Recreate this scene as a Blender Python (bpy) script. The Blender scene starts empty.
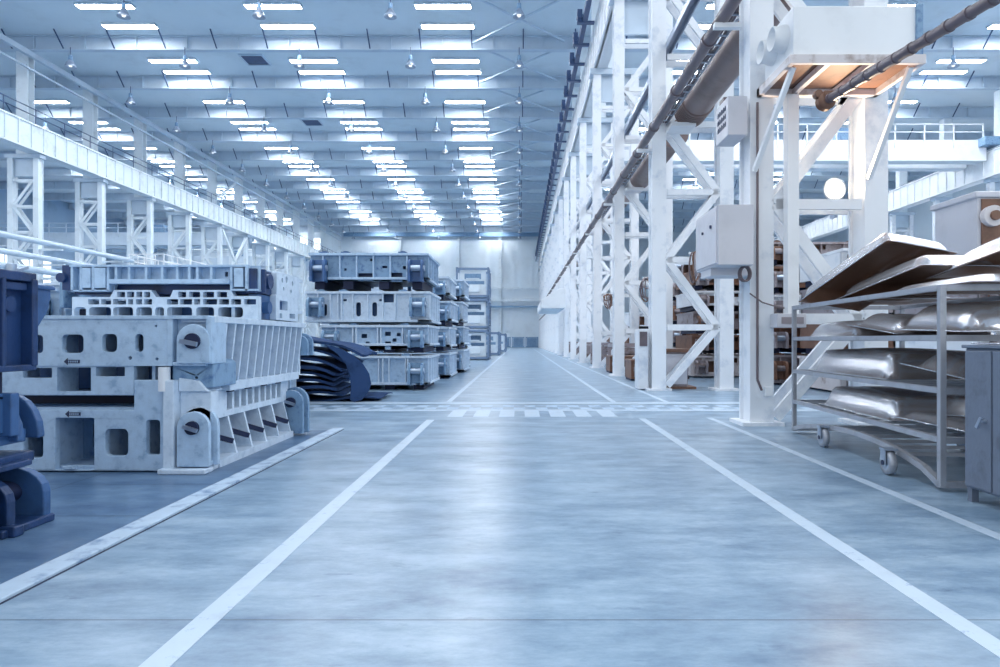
import bpy, bmesh, math, random
from mathutils import Vector, Matrix
from mathutils.geometry import tessellate_polygon
random.seed(7)
sc = bpy.context.scene
COL = sc.collection
F, CH, VX, VY = 667.0, 1.2, 520.0, 340.0     # focal in pixels, eye height, vanishing point

def PX(px, Y): return (px - VX) * Y / F
def PZ(py, Y): return CH + (VY - py) * Y / F
def lin(c):
    c = c / 255.0
    return c / 12.92 if c <= 0.04045 else ((c + 0.055) / 1.055) ** 2.4
def S(r, g, b): return (lin(r), lin(g), lin(b), 1.0)

# ------------------------------------------------------------------ materials
M = {}
def mat(name, c, rough=0.5, metal=0.0, amt=0.18, scale=3.0, c2=None, bump=0.0, spec=0.5, detail=6.0, stretch=None):
    m = bpy.data.materials.new(name); m.use_nodes = True
    nt = m.node_tree; N = nt.nodes; L = nt.links
    b = N['Principled BSDF']
    tc = N.new('ShaderNodeTexCoord')
    mp = N.new('ShaderNodeMapping'); L.new(tc.outputs['Object'], mp.inputs['Vector'])
    if stretch: mp.inputs['Scale'].default_value = stretch
    no = N.new('ShaderNodeTexNoise'); no.inputs['Scale'].default_value = scale; no.inputs['Detail'].default_value = detail
    no.inputs['Roughness'].default_value = 0.62
    L.new(mp.outputs['Vector'], no.inputs['Vector'])
    cr = N.new('ShaderNodeValToRGB')
    d = c2 if c2 else tuple(v * (1 - amt * 2.2) for v in c[:3]) + (1,)
    e = tuple(min(1, v * (1 + amt * 0.6)) for v in c[:3]) + (1,)
    cr.color_ramp.elements[0].position = 0.30; cr.color_ramp.elements[0].color = d
    cr.color_ramp.elements[1].position = 0.72; cr.color_ramp.elements[1].color = e
    mid = cr.color_ramp.elements.new(0.47); mid.color = c
    L.new(no.outputs['Fac'], cr.inputs['Fac']); L.new(cr.outputs['Color'], b.inputs['Base Color'])
    b.inputs['Roughness'].default_value = rough; b.inputs['Metallic'].default_value = metal
    b.inputs['Specular IOR Level'].default_value = spec
    if bump:
        bp = N.new('ShaderNodeBump'); bp.inputs['Strength'].default_value = bump; bp.inputs['Distance'].default_value = 0.02
        n2 = N.new('ShaderNodeTexNoise'); n2.inputs['Scale'].default_value = scale * 6; n2.inputs['Detail'].default_value = 4
        L.new(mp.outputs['Vector'], n2.inputs['Vector'])
        L.new(n2.outputs['Fac'], bp.inputs['Height']); L.new(bp.outputs['Normal'], b.inputs['Normal'])
    M[name] = m
    return m

def emat(name, c, strength):
    m = bpy.data.materials.new(name); m.use_nodes = True
    nt = m.node_tree; nt.nodes.clear()
    o = nt.nodes.new('ShaderNodeOutputMaterial'); e = nt.nodes.new('ShaderNodeEmission')
    e.inputs['Color'].default_value = c; e.inputs['Strength'].default_value = strength
    nt.links.new(e.outputs[0], o.inputs[0]); M[name] = m
    return m

mat('roof_sheet', S(218, 229, 238), 0.6, amt=0.05, scale=0.4)
mat('roof_steel', S(196, 211, 226), 0.5, amt=0.06, scale=0.6)
mat('steel_dark', S(52, 76, 116), 0.45, amt=0.15, scale=2)
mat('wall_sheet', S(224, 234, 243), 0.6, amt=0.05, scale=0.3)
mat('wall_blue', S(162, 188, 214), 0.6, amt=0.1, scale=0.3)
mat('white_paint', S(236, 239, 243), 0.42, amt=0.04, scale=1.6)
mat('white_worn', S(233, 237, 243), 0.45, amt=0.05, scale=2.0, c2=S(200, 210, 224))
mat('blue_white', S(220, 230, 238), 0.45, amt=0.08, scale=1.5)
mat('die_pale', S(176, 201, 226), 0.42, amt=0.2, scale=11.0, c2=S(142, 172, 204), bump=0.15)
mat('die_white', S(206, 222, 239), 0.42, amt=0.14, scale=11.0, c2=S(182, 203, 224), bump=0.12)
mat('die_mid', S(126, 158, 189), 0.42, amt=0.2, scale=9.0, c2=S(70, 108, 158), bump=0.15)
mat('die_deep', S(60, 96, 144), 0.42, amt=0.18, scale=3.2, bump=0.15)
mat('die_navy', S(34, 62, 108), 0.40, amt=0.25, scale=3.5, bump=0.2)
mat('void_navy', S(14, 30, 66), 0.6, amt=0.2, scale=4)  # shadow navy as colour, mainly for blocks set in dark gaps
mat('machined', S(176, 192, 212), 0.3, metal=0.7, amt=0.12, scale=5)
mat('warm_white', S(214, 208, 210), 0.45, amt=0.10, scale=3, c2=S(150, 130, 124))
mat('warm_grey', S(150, 142, 148), 0.45, amt=0.14, scale=3, c2=S(104, 84, 78))
mat('dark_brown', S(122, 88, 72), 0.5, amt=0.2, scale=3)  # brown of the warm-tinted darks, put into the colour
mat('void_brown', S(84, 58, 50), 0.55, amt=0.2, scale=3)  # deep brown shade colour for openings in the brownish stacks
mat('duct_brown', S(134, 116, 114), 0.36, metal=0.25, amt=0.12, scale=1.5)
mat('pipe_grey', S(108, 96, 102), 0.4, amt=0.15, scale=2)
mat('silver', S(204, 206, 214), 0.27, metal=0.75, amt=0.06, scale=2.0)
mat('underside_shade', S(150, 112, 92), 0.4, amt=0.1, scale=3)  # brown shadow under the panels, put into their underside colour
mat('rack_steel', S(166, 170, 180), 0.4, metal=0.35, amt=0.12, scale=5)
mat('crate_grey', S(112, 134, 164), 0.45, amt=0.15, scale=3)
mat('cabinet_grey', S(104, 114, 132), 0.5, amt=0.12, scale=6, bump=0.1)
mat('box_grey', S(206, 206, 214), 0.45, amt=0.04, scale=2)
mat('rubber_navy', S(48, 72, 112), 0.85, spec=0.2, amt=0.25, scale=2.2, stretch=(1, 4, 1))
mat('rubber_black', S(30, 34, 48), 0.5, amt=0.1, scale=5)
mat('kerb_paint', S(174, 194, 214), 0.5, amt=0.2, scale=6, c2=S(104, 132, 170))
mat('zinc', S(170, 182, 200), 0.35, metal=0.6, amt=0.1, scale=5)
mat('ink', S(40, 52, 84), 0.5, amt=0.1, scale=5)
emat('tube_light', (0.96, 0.985, 1.0, 1), 42.0)
emat('bulb_light', (0.92, 0.97, 1.0, 1), 1.1)
emat('warm_light', (1.0, 0.82, 0.58, 1), 6.0)
emat('daylight_pane', (0.86, 0.94, 1.0, 1), 1.7)

def worn_line(name):
    m = mat(name, S(184, 201, 218), 0.42, amt=0.05, scale=6)
    nt = m.node_tree; N = nt.nodes; L = nt.links
    tc = N.new('ShaderNodeTexCoord'); no = N.new('ShaderNodeTexNoise')
    no.inputs['Scale'].default_value = 9; no.inputs['Detail'].default_value = 10; no.inputs['Roughness'].default_value = 0.75
    L.new(tc.outputs['Object'], no.inputs['Vector'])
    cr = N.new('ShaderNodeValToRGB'); cr.color_ramp.elements[0].position = 0.36; cr.color_ramp.elements[1].position = 0.42
    L.new(no.outputs['Fac'], cr.inputs['Fac'])
    mx = N.new('ShaderNodeMix'); mx.data_type = 'RGBA'
    b = N['Principled BSDF']
    src = b.inputs['Base Color'].links[0].from_socket
    mx.inputs[6].default_value = S(150, 172, 200)
    L.new(cr.outputs['Color'], mx.inputs[0]); L.new(src, mx.inputs[7]); L.new(mx.outputs[2], b.inputs['Base Color'])
worn_line('floor_paint')

def concrete(name, base, dark, light, joints=()):
    m = bpy.data.materials.new(name); m.use_nodes = True
    nt = m.node_tree; N = nt.nodes; L = nt.links
    b = N['Principled BSDF']
    tc = N.new('ShaderNodeTexCoord')
    def noise(scale, det, rgh, st=(1, 1, 1)):
        mp = N.new('ShaderNodeMapping'); mp.inputs['Scale'].default_value = st
        L.new(tc.outputs['Object'], mp.inputs['Vector'])
        n = N.new('ShaderNodeTexNoise'); n.inputs['Scale'].default_value = scale; n.inputs['Detail'].default_value = det
        n.inputs['Roughness'].default_value = rgh
        L.new(mp.outputs['Vector'], n.inputs['Vector']); return n.outputs['Fac']
    cr = N.new('ShaderNodeValToRGB')
    cr.color_ramp.elements[0].position = 0.34; cr.color_ramp.elements[0].color = dark
    cr.color_ramp.elements[1].position = 0.66; cr.color_ramp.elements[1].color = light
    e = cr.color_ramp.elements.new(0.5); e.color = base
    L.new(noise(1.7, 12, 0.74, (0.7, 1.5, 1)), cr.inputs['Fac'])
    # darker scuffs and specks
    sp = N.new('ShaderNodeValToRGB'); sp.color_ramp.elements[0].position = 0.27; sp.color_ramp.elements[1].position = 0.40
    sp.color_ramp.elements[0].color = (0.45, 0.52, 0.62, 1); sp.color_ramp.elements[1].color = (1, 1, 1, 1)
    L.new(noise(5.5, 8, 0.7, (0.5, 1.5, 1)), sp.inputs['Fac'])
    mx = N.new('ShaderNodeMix'); mx.data_type = 'RGBA'; mx.blend_type = 'MULTIPLY'; mx.inputs[0].default_value = 1.0
    L.new(cr.outputs['Color'], mx.inputs[6]); L.new(sp.outputs['Color'], mx.inputs[7])
    last = mx.outputs[2]
    sx = N.new('ShaderNodeSeparateXYZ'); L.new(tc.outputs['Object'], sx.inputs[0])
    for axis, pos, w in joints:
        a = N.new('ShaderNodeMath'); a.operation = 'SUBTRACT'; a.inputs[1].default_value = pos; L.new(sx.outputs[axis], a.inputs[0])
        c = N.new('ShaderNodeMath'); c.operation = 'ABSOLUTE'; L.new(a.outputs[0], c.inputs[0])
        d = N.new('ShaderNodeMath'); d.operation = 'GREATER_THAN'; d.inputs[1].default_value = w; L.new(c.outputs[0], d.inputs[0])
        k = N.new('ShaderNodeMapRange'); k.inputs['To Min'].default_value = 0.3; k.inputs['To Max'].default_value = 1.0; L.new(d.outputs[0], k.inputs['Value'])
        mm = N.new('ShaderNodeMix'); mm.data_type = 'RGBA'; mm.blend_type = 'MULTIPLY'; mm.inputs[0].default_value = 1
        L.new(last, mm.inputs[6]); L.new(k.outputs[0], mm.inputs[7]); last = mm.outputs[2]
    L.new(last, b.inputs['Base Color'])
    rr = N.new('ShaderNodeMapRange'); rr.inputs['To Min'].default_value = 0.22; rr.inputs['To Max'].default_value = 0.42
    L.new(noise(2.0, 7, 0.6), rr.inputs['Value']); L.new(rr.outputs[0], b.inputs['Roughness'])
    bp = N.new('ShaderNodeBump'); bp.inputs['Strength'].default_value = 0.05; bp.inputs['Distance'].default_value = 0.02
    L.new(noise(14, 5, 0.6), bp.inputs['Height']); L.new(bp.outputs['Normal'], b.inputs['Normal'])
    M[name] = m
concrete('floor_concrete', S(128, 153, 176), S(94, 121, 148), S(158, 180, 199),
         [(1, 2.86, .004), (1, 9.5, .006), (1, 12.45, .02), (1, 18.6, .01), (1, 24.9, .01), (1, 31.2, .01)])
concrete('bay_concrete', S(86, 114, 146), S(62, 90, 126), S(106, 134, 164),  # separate slab; its darker tone also holds shade from the stacks
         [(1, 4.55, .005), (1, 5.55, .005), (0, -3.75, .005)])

# ------------------------------------------------------------------ mesh builder
class MB:
    def __init__(s): s.v = []; s.f = []; s.sm = []
    def add(s, vs, fs, smooth=False):
        b = len(s.v); s.v += [tuple(p) for p in vs]
        for f in fs: s.f.append(tuple(b + i for i in f)); s.sm.append(smooth)
        return s
    def box(s, x0, x1, y0, y1, z0, z1):
        return s.add([(x0, y0, z0), (x1, y0, z0), (x1, y1, z0), (x0, y1, z0), (x0, y0, z1), (x1, y0, z1), (x1, y1, z1), (x0, y1, z1)],
                     [(0, 3, 2, 1), (4, 5, 6, 7), (0, 1, 5, 4), (1, 2, 6, 5), (2, 3, 7, 6), (3, 0, 4, 7)])
    def bar(s, a, b, w, h, up=(0, 0, 1)):
        a = Vector(a); b = Vector(b); d = (b - a).normalized(); u = Vector(up)
        if abs(d.dot(u)) > 0.98: u = Vector((1, 0, 0)) if abs(d.x) < .9 else Vector((0, 1, 0))
        r = d.cross(u).normalized(); u = r.cross(d).normalized()
        q = [(-w / 2, -h / 2), (w / 2, -h / 2), (w / 2, h / 2), (-w / 2, h / 2)]
        vs = [a + r * i + u * j for i, j in q] + [b + r * i + u * j for i, j in q]
        return s.add(vs, [(0, 1, 2, 3), (7, 6, 5, 4), (0, 4, 5, 1), (1, 5, 6, 2), (2, 6, 7, 3), (3, 7, 4, 0)])
    def cyl(s, a, b, r0, r1=None, n=16, caps=True):
        r1 = r0 if r1 is None else r1
        a = Vector(a); b = Vector(b); d = (b - a).normalized()
        u = d.orthogonal().normalized(); w = d.cross(u)
        vs = []
        for p, r in ((a, r0), (b, r1)):
            for i in range(n):
                t = 2 * math.pi * i / n; vs.append(p + (u * math.cos(t) + w * math.sin(t)) * r)
        s.add(vs, [(i, (i + 1) % n, n + (i + 1) % n, n + i) for i in range(n)], True)
        if caps: s.add(vs, [tuple(range(n))[::-1], tuple(range(n, 2 * n))])
        return s
    def tube(s, pts, r, n=8):
        for a, b in zip(pts[:-1], pts[1:]): s.cyl(a, b, r, n=n)
        return s
    def lathe(s, c, prof, n=20, axis='z'):
        vs = []; c = Vector(c)
        for r, h in prof:
            for i in range(n):
                t = 2 * math.pi * i / n
                o = Vector((r * math.cos(t), r * math.sin(t), h))
                if axis == 'x': o = Vector((o.z, o.x, o.y))
                if axis == 'y': o = Vector((o.x, o.z, o.y))
                vs.append(c + o)
        fs = [(k * n + i, k * n + (i + 1) % n, (k + 1) * n + (i + 1) % n, (k + 1) * n + i) for k in range(len(prof) - 1) for i in range(n)]
        return s.add(vs, fs, True)
    def plate(s, outer, holes, t, o, u, v, n):
        o, u, v, n = map(Vector, (o, u, v, n))
        loops = [[Vector((a, b, 0)) for a, b in outer]] + [[Vector((a, b, 0)) for a, b in h] for h in holes]
        tri = tessellate_polygon(loops)
        flat = [p for l in loops for p in l]; k = len(flat)
        vs = [o + u * p.x + v * p.y for p in flat] + [o + u * p.x + v * p.y + n * t for p in flat]
        fs = [tuple(f) for f in tri] + [tuple(i + k for i in reversed(f)) for f in tri]
        b = 0
        for l in loops:
            m = len(l)
            fs += [(b + i, b + (i + 1) % m, k + b + (i + 1) % m, k + b + i) for i in range(m)]
            b += m
        return s.add(vs, fs)
    def build(s, name, m, parent=None, org=(0, 0, 0), bevel=0.0, seg=2):
        me = bpy.data.meshes.new(name)
        o = Vector(org)
        me.from_pydata([tuple(Vector(p) - o) for p in s.v], [], s.f)
        me.polygons.foreach_set('use_smooth', s.sm)
        bm = bmesh.new(); bm.from_mesh(me)
        bmesh.ops.remove_doubles(bm, verts=bm.verts, dist=1e-5) if False else None
        bmesh.ops.recalc_face_normals(bm, faces=bm.faces); bm.to_mesh(me); bm.free()
        ob = bpy.data.objects.new(name, me); COL.objects.link(ob)
        me.materials.append(M[m] if isinstance(m, str) else m)
        if parent: ob.parent = parent
        elif org != (0, 0, 0): ob.location = org
        if bevel:
            md = ob.modifiers.new('edge', 'BEVEL'); md.width = bevel; md.segments = seg; md.limit_method = 'ANGLE'; md.angle_limit = math.radians(40)
        return ob

def rr(x0, x1, y0, y1, r=None, seg=4):
    if x0 > x1: x0, x1 = x1, x0
    if y0 > y1: y0, y1 = y1, y0
    if r is None: r = 0.22 * min(x1 - x0, y1 - y0)
    r = min(r, 0.499 * min(x1 - x0, y1 - y0))
    if r <= 0: return [(x0, y0), (x1, y0), (x1, y1), (x0, y1)]
    out = []
    for cx, cy, a0 in ((x1 - r, y0 + r, -90), (x1 - r, y1 - r, 0), (x0 + r, y1 - r, 90), (x0 + r, y0 + r, 180)):
        for i in range(seg + 1):
            a = math.radians(a0 + 90 * i / seg); out.append((cx + r * math.cos(a), cy + r * math.sin(a)))
    return out
def disc(cx, cy, r, n=14): return [(cx + r * math.cos(2 * math.pi * i / n), cy + r * math.sin(2 * math.pi * i / n)) for i in range(n)]
def dome(x0, x1, z0, z1, n=10):      # flat foot, half-round top
    r = (x1 - x0) / 2; cx = (x0 + x1) / 2
    return [(x0, z0), (x1, z0)] + [(cx + r * math.cos(math.pi * i / n), z1 - r + r * math.sin(math.pi * i / n)) for i in range(n + 1)]

def tag(o, label, cat, group=None, kind='thing'):
    o['label'] = label; o['category'] = cat
    if group: o['group'] = group
    if kind: o['kind'] = kind
    return o
def thing(name, loc, label, cat, group=None, rz=0.0):
    o = bpy.data.objects.new(name, None); COL.objects.link(o); o.location = loc; o.rotation_euler = (0, 0, rz)
    o.empty_display_size = 0.2
    return tag(o, label, cat, group)
def struct(o, label=None):
    o['kind'] = 'structure'
    if label: o['label'] = label
    return o
def kids(o): return list(o.children)
def copy_tree(o, parent=None):
    c = o.copy(); COL.objects.link(c)
    if parent: c.parent = parent
    for ch in KID[o.name] if o.name in KID else o.children: copy_tree(ch, c)
    return c
KID = {}
def dup(o, loc, label=None, group=None, rz=None):
    c = copy_tree(o); c.location = loc
    if label: c['label'] = label
    if group: c['group'] = group
    if rz is not None: c.rotation_euler = (0, 0, rz)
    return c
ORD = ['first', 'second', 'third', 'fourth', 'fifth', 'sixth', 'seventh', 'eighth', 'ninth', 'tenth', 'eleventh', 'twelfth',
       'thirteenth', 'fourteenth', 'fifteenth', 'sixteenth', 'seventeenth', 'eighteenth']
XF, YF, ZF = (1, 0, 0), (0, 1, 0), (0, 0, 1)

# ------------------------------------------------------------------ setting
YB = 114.0; XL, XR = -62.0, 46.0; ROOF = 20.0; YN = -7.0
BEAMS = [35.0] + [41.3 + 6.3 * k for k in range(12)]
m = MB(); m.box(-2.53, XR, YN, YB, -0.3, 0); m.box(XL, -2.53, 8.9, YB, -0.3, 0)
struct(m.build('floor', 'floor_concrete'))
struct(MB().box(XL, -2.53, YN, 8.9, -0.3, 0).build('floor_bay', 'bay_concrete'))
struct(MB().box(-2.52, -2.37, YN, 8.95, -0.02, 0.018).build('trim_kerb', 'kerb_paint', bevel=.006))
struct(MB().box(-2.37, -2.355, YN, 8.95, -0.01, 0.0015).build('trim_kerb_seam', 'void_navy'))
def line(name, x0, x1, y0, y1, z=0.002): return struct(MB().box(x0, x1, y0, y1, -0.01, z).build(name, 'floor_paint'))
line('floor_line', -1.40, -1.285, YN, 10.0); line('floor_line', -1.43, -1.33, 12.9, 95)
line('floor_line', 1.81, 1.915, YN, 10.2); line('floor_line', 1.76, 1.86, 12.9, 95)
line('floor_line', 2.875, 2.965, YN, 10.3); line('floor_line', 2.79, 2.88, 12.9, 95)
line('floor_line', -4.6, 9.0, 12.55, 12.85); line('floor_line', -4.6, 9.0, 11.3, 11.5)
for i in range(7): line('floor_line', -1.14 + .405 * i, -1.14 + .405 * i + .24, 10.4, 11.3)
m = MB()
for i in range(34):
    x = -4.4 + i * .39
    m.box(x, x + .2, 11.55, 11.85, -0.01, .0015); m.box(x + .19, x + .39, 11.95, 12.25, -0.01, .0015)
struct(m.build('floor_line_checks', 'kerb_paint'))

m = MB(); m.box(XL, XR, YN, YB, ROOF, ROOF + .2)
struct(m.build('ceiling', 'roof_sheet'))
# corrugation of the far wall as geometry
m = MB(); m.box(XL, XR, YB, YB + .3, 0, ROOF)
for i in range(int((XR - XL) / 1.0)):
    x = XL + i * 1.0; m.box(x, x + .12, YB - .06, YB, 0, ROOF)
struct(m.build('wall_back', 'wall_sheet'))
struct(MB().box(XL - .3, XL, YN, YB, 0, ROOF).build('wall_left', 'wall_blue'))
struct(MB().box(XR, XR + .3, YN, YB, 0, ROOF).build('wall_right', 'wall_sheet'))
for i, x in enumerate((-30.8, -20.5, -10.6, -3.4, 4.1)):
    struct(MB().box(x - .25, x + .25, YB - .45, YB - .07, 0, ROOF).build('wall_back_pilaster', 'blue_white'))
for z, h in ((19.2, .8), (10.1, .2), (8.05, .5), (6.85, .3)):
    struct(MB().box(-30, 4, YB - .7, YB - .46, z - h / 2, z + h / 2).build('wall_back_rail', 'die_mid' if z > 15 or z < 7 else 'blue_white'))
wn = 0
for (x0, x1) in ((-42, -34), (-56, -45)):
    wn += 1
    w = struct(MB().box(x0, x1, YB - .14, YB - .10, 16.6, 18.6).build('window_%d' % wn, 'daylight_pane'))
    fr = MB(); k = 6
    for i in range(k + 1):
        x = x0 + (x1 - x0) * i / k; fr.box(x - .06, x + .06, YB - .2, YB - .09, 16.55, 18.65)
    for z in (16.55, 17.6, 18.6): fr.box(x0, x1, YB - .2, YB - .09, z, z + .1)
    struct(fr.build('window_frame', 'blue_white', w))
for (y0, y1) in ((60, 72), (76, 88), (92, 106)):
    wn += 1
    w = struct(MB().box(XL + .1, XL + .14, y0, y1, 6.5, 11.5).build('window_%d' % wn, 'daylight_pane'))
    fr = MB()
    for i in range(7):
        y = y0 + (y1 - y0) * i / 6; fr.box(XL + .09, XL + .22, y - .08, y + .08, 6.5, 11.6)
    for z in (6.4, 9, 11.5): fr.box(XL + .09, XL + .22, y0, y1, z, z + .12)
    struct(fr.build('window_frame', 'blue_white', w))
for (y0, y1) in ((40, 56), (60, 78), (82, 100)):
    wn += 1
    w = struct(MB().box(XR - .14, XR - .1, y0, y1, 5.5, 11.0).build('window_%d' % wn, 'daylight_pane'))
    fr = MB()
    for i in range(9):
        y = y0 + (y1 - y0) * i / 8; fr.box(XR - .22, XR - .09, y - .08, y + .08, 5.5, 11.1)
    for z in (5.4, 8, 11): fr.box(XR - .22, XR - .09, y0, y1, z, z + .12)
    struct(fr.build('window_frame', 'white_paint', w))

# ------------------------------------------------------------------ roof beams and bracing
bp = None
for i, y in enumerate(BEAMS):
    lab = 'blue-grey steel roof beam, %s one counted from the top edge of the view' % ORD[i]
    if bp is None:
        bp = thing('roof_beam', (0, y, 19.1), lab, 'roof beam', 'roof beams across the hall')
        b = MB(); XA_, XB2 = XL + .02, XR - .02; b.box(XA_, XB2, -.02, .02, 0, .89); b.box(XA_, XB2, -.2, .2, 0, .05); b.box(XA_, XB2, -.2, .2, .84, .89)
        for k in range(-19, 14):
            x = k * 3.15 + 1.5; b.box(x - .02, x + .02, -.18, .18, .05, .85)
        b.build('web', 'roof_steel', bp)
        kb = None
        for k in range(-14, 12):
            x = k * 3.15 + .2
            if kb is None:
                kb = MB().bar((0, -.16, .06), (0, -1.05, .88), .07, .05).build('knee_brace', 'steel_dark', bp); o = kb
            else:
                o = kb.copy(); COL.objects.link(o)
            o.location = (x, 0, 0)
    else:
        dup(bp, (0, y, 19.1), lab)
xb = None
for i in range(len(BEAMS) - 1):
    y0, y1 = BEAMS[i] + .25, BEAMS[i + 1] - .25
    lab = 'crossed steel roof braces above the aisle in the %s bay of roof beams' % ORD[i]
    if xb is None:
        xb = thing('roof_cross_brace', (0, y0, 19.5), lab, 'roof brace', 'crossed roof braces above the aisle')
        d = y1 - y0
        MB().bar((-2.9, 0, .1), (2.7, d, .1), .10, .10).build('brace_bar', 'roof_steel', xb)
        MB().bar((2.7, 0, -.02), (-2.9, d, -.02), .10, .10).build('brace_bar', 'roof_steel', xb)
        MB().box(-.22, .06, d / 2 - .15, d / 2 + .15, -.09, -.07).build('gusset_plate', 'roof_steel', xb)
    else: dup(xb, (0, y0, 19.5), lab)
# roof hatches
for j, (px, py, lab) in enumerate(((255, 60, 'dark square roof hatch in the wide gap between the two rows of strip lights'),
                                   (312, 122.5, 'smaller looking dark roof hatch farther down the hall'))):
    Y = F * 18.75 / (VY - py); x = PX(px, Y)
    h = thing('roof_hatch', (x, Y, ROOF), lab, 'roof hatch', None)
    MB().box(-.7, .7, -.75, .75, -.05, -.005).build('hatch_lid', 'steel_dark', h)
    fr = MB(); fr.box(-.8, .8, -.85, -.75, -.1, 0); fr.box(-.8, .8, .75, .85, -.1, 0); fr.box(-.8, -.7, -.75, .75, -.1, 0); fr.box(.7, .8, -.75, .75, -.1, 0)
    fr.build('hatch_frame', 'roof_steel', h)

# ------------------------------------------------------------------ lamps
SY = [37.3, 39.7, 44.6, 46.5, 52.3, 57.2, 59.0, 64.9, 69.8, 71.6, 77.5, 82.4, 84.2, 90.1, 95.0, 96.9, 103, 108, 112]
sl = None
def strip(x, y, lab, grp):
    global sl
    if sl is None:
        sl = thing('ceiling_strip_light', (x, y, ROOF), lab, 'ceiling light', grp)
        b = MB(); b.box(-1.58, 1.58, -.27, .27, -.08, -.001); b.box(-1.58, 1.58, -.27, -.24, -.163, -.08); b.box(-1.58, 1.58, .24, .27, -.163, -.08); b.box(-1.58, -1.54, -.24, .24, -.17, -.08); b.box(1.54, 1.58, -.24, .24, -.17, -.08); b.build('housing', 'blue_white', sl)
        for s in (-1, 1):
            MB().box(.03 if s > 0 else -1.53, 1.53 if s > 0 else -.03, -.22, .22, -.17, -.085).build('tube', 'tube_light', sl)
    else: dup(sl, (x, y, ROOF), lab, grp)
for y in SY:
    for x in (-23.2, -13.8, -4.3):
        strip(x, y, 'glowing twin strip light on the roof between the stacked dies and the aisle columns', 'strip lights over the main bay')
for y in SY[4:]:
    for x in (-37, -46.5):
        strip(x, y, 'glowing twin strip light seen past the far row of columns behind the dies', 'strip lights over the bay behind the dies')
for y in SY[:12]:
    for x in (12, 20.5, 29.5):
        strip(x, y, 'glowing twin strip light seen beyond the white lattice columns beside the aisle', 'strip lights over the bay beyond the columns')
pl = None
def pendant(x, y, lab, grp):
    global pl
    if pl is None:
        pl = thing('pendant_lamp', (x, y, 19.1), lab, 'pendant lamp', grp)
        MB().cyl((0, 0, 0), (0, 0, -.55), .025, n=6).build('rod', 'steel_dark', pl)
        MB().cyl((0, 0, -.5), (0, 0, -.78), .11, .13, n=12).build('ballast', 'die_mid', pl)
        MB().lathe((0, 0, -.78), [(.10, 0), (.16, -.08), (.27, -.28), (.33, -.42), (.31, -.42), (.24, -.27), (.09, -.04)], 16).build('reflector', 'zinc', pl)
        MB().lathe((0, 0, -1.02), [(.02, .12), (.1, .05), (.12, -.06), (.07, -.16), (.0, -.19)], 10).build('bulb', 'bulb_light', pl)
    else: dup(pl, (x, y, 19.1), lab, grp)
for y in BEAMS:
    for x in (-27.5, -20.5, -13.5, -6.7, -.05):
        pendant(x, y - .5, 'bell-shaped pendant lamp hanging from a roof beam over the main bay', 'pendant lamps over the main bay')
for y in BEAMS[1:8]:
    for x in (12, 19, 26.5):
        pendant(x, y - .5, 'bell-shaped pendant lamp hanging beyond the white columns beside the aisle', 'pendant lamps beyond the columns')
for y in BEAMS[3:10]:
    pendant(-38, y - .5, 'bell-shaped pendant lamp hanging in the bay behind the far column row', 'pendant lamps behind the far columns')

# ------------------------------------------------------------------ lattice columns
def leg(mb, x, z0, z1, w=.33, d=.46):
    mb.box(x - w / 2, x + w / 2, -d / 2, -d / 2 + .04, z0, z1); mb.box(x - w / 2, x + w / 2, d / 2 - .04, d / 2, z0, z1)
    mb.box(x - .12, x + .12, -d / 2 + .04, d / 2 - .04, z0, z1)
def column(loc, lab, grp, m='white_worn'):
    c = thing('lattice_column', loc, lab, 'steel column', grp)
    a = .80
    for s in (-1, 1):
        b = MB(); leg(b, s * a, .0, 12.5); b.build('leg', m, c)
        MB().box(s * a - .29, s * a + .29, -.30, .30, -.005, .05).build('base_plate', m, c)
    zs = [0.12] + [1.5 + 1.6 * k for k in range(7)]
    first = {}
    for k in range(7):
        s = 1 if k % 2 == 0 else -1
        z0, z1 = zs[k], zs[k + 1]
        for key, p, q in (('d', (-s * (a - .2), 0, z0), (s * (a - .2), 0, z1)), ('h', (-(a - .2), 0, z1), ((a - .2), 0, z1))):
            kk = (key, s, round(z1 - z0, 2))
            if kk in first:
                o = first[kk][0].copy(); COL.objects.link(o); o.location = (0, 0, z0 - first[kk][1])
            else:
                b = MB()
                for yy in (-.2, .2):
                    P, Q = Vector(p) + Vector((0, yy, 0)), Vector(q) + Vector((0, yy, 0))
                    if key == 'h': b.box(-(a - .2), a - .2, yy - .03, yy + .03, z1 - .07, z1 + .07)
                    else: b.bar(P, Q, .06, .16)
                o = b.build('diagonal_brace' if key == 'd' else 'cross_brace', m, c)
                first[kk] = (o, z0)
    cap = MB(); cap.box(-1.1, 1.1, -.28, .28, 12.5, 12.74); cap.box(-.65, .65, -.05, .05, 11.4, 12.5)
    cap.build('cap_beam', 'roof_steel', c)
    u = MB(); u.box(-.36, .36, -.3, -.26, 12.75, 19.1); u.box(-.36, .36, .26, .3, 12.5, 19.1); u.box(-.02, .02, -.26, .26, 12.5, 19.1)
    u.box(-.36, -.32, -.26, .26, 12.5, 19.1)
    u.build('upper_post', 'blue_white', c)
    return c
AIS = 'lattice columns beside the aisle'
c0 = column((4.18, 9.55, 0), 'white lattice column carrying the big ventilation unit, closest to the silver panel rack', AIS)
for k in range(1, 17):
    dup(c0, (4.09, 9.7 + 6.3 * k, 0), 'white steel lattice column beside the aisle, %s counting from the ventilation unit' % ORD[k], AIS)
FAR = 'lattice columns of the row behind the dies'
cl = column((-30.85, 41.6, 0), 'first pale lattice column of the far row behind the stacked dies', FAR, 'blue_white')
for k in range(1, 12):
    dup(cl, (-30.85, 41.6 + 6.3 * k, 0), '%s pale lattice column of the far row behind the stacked dies' % ORD[k], FAR)
for k in range(5):
    dup(c0, (34.6, 41.6 + 6.3 * k, 0), '%s column of the distant row past the silver panel rack' % ORD[k], 'columns of the distant row past the rack')

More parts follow.
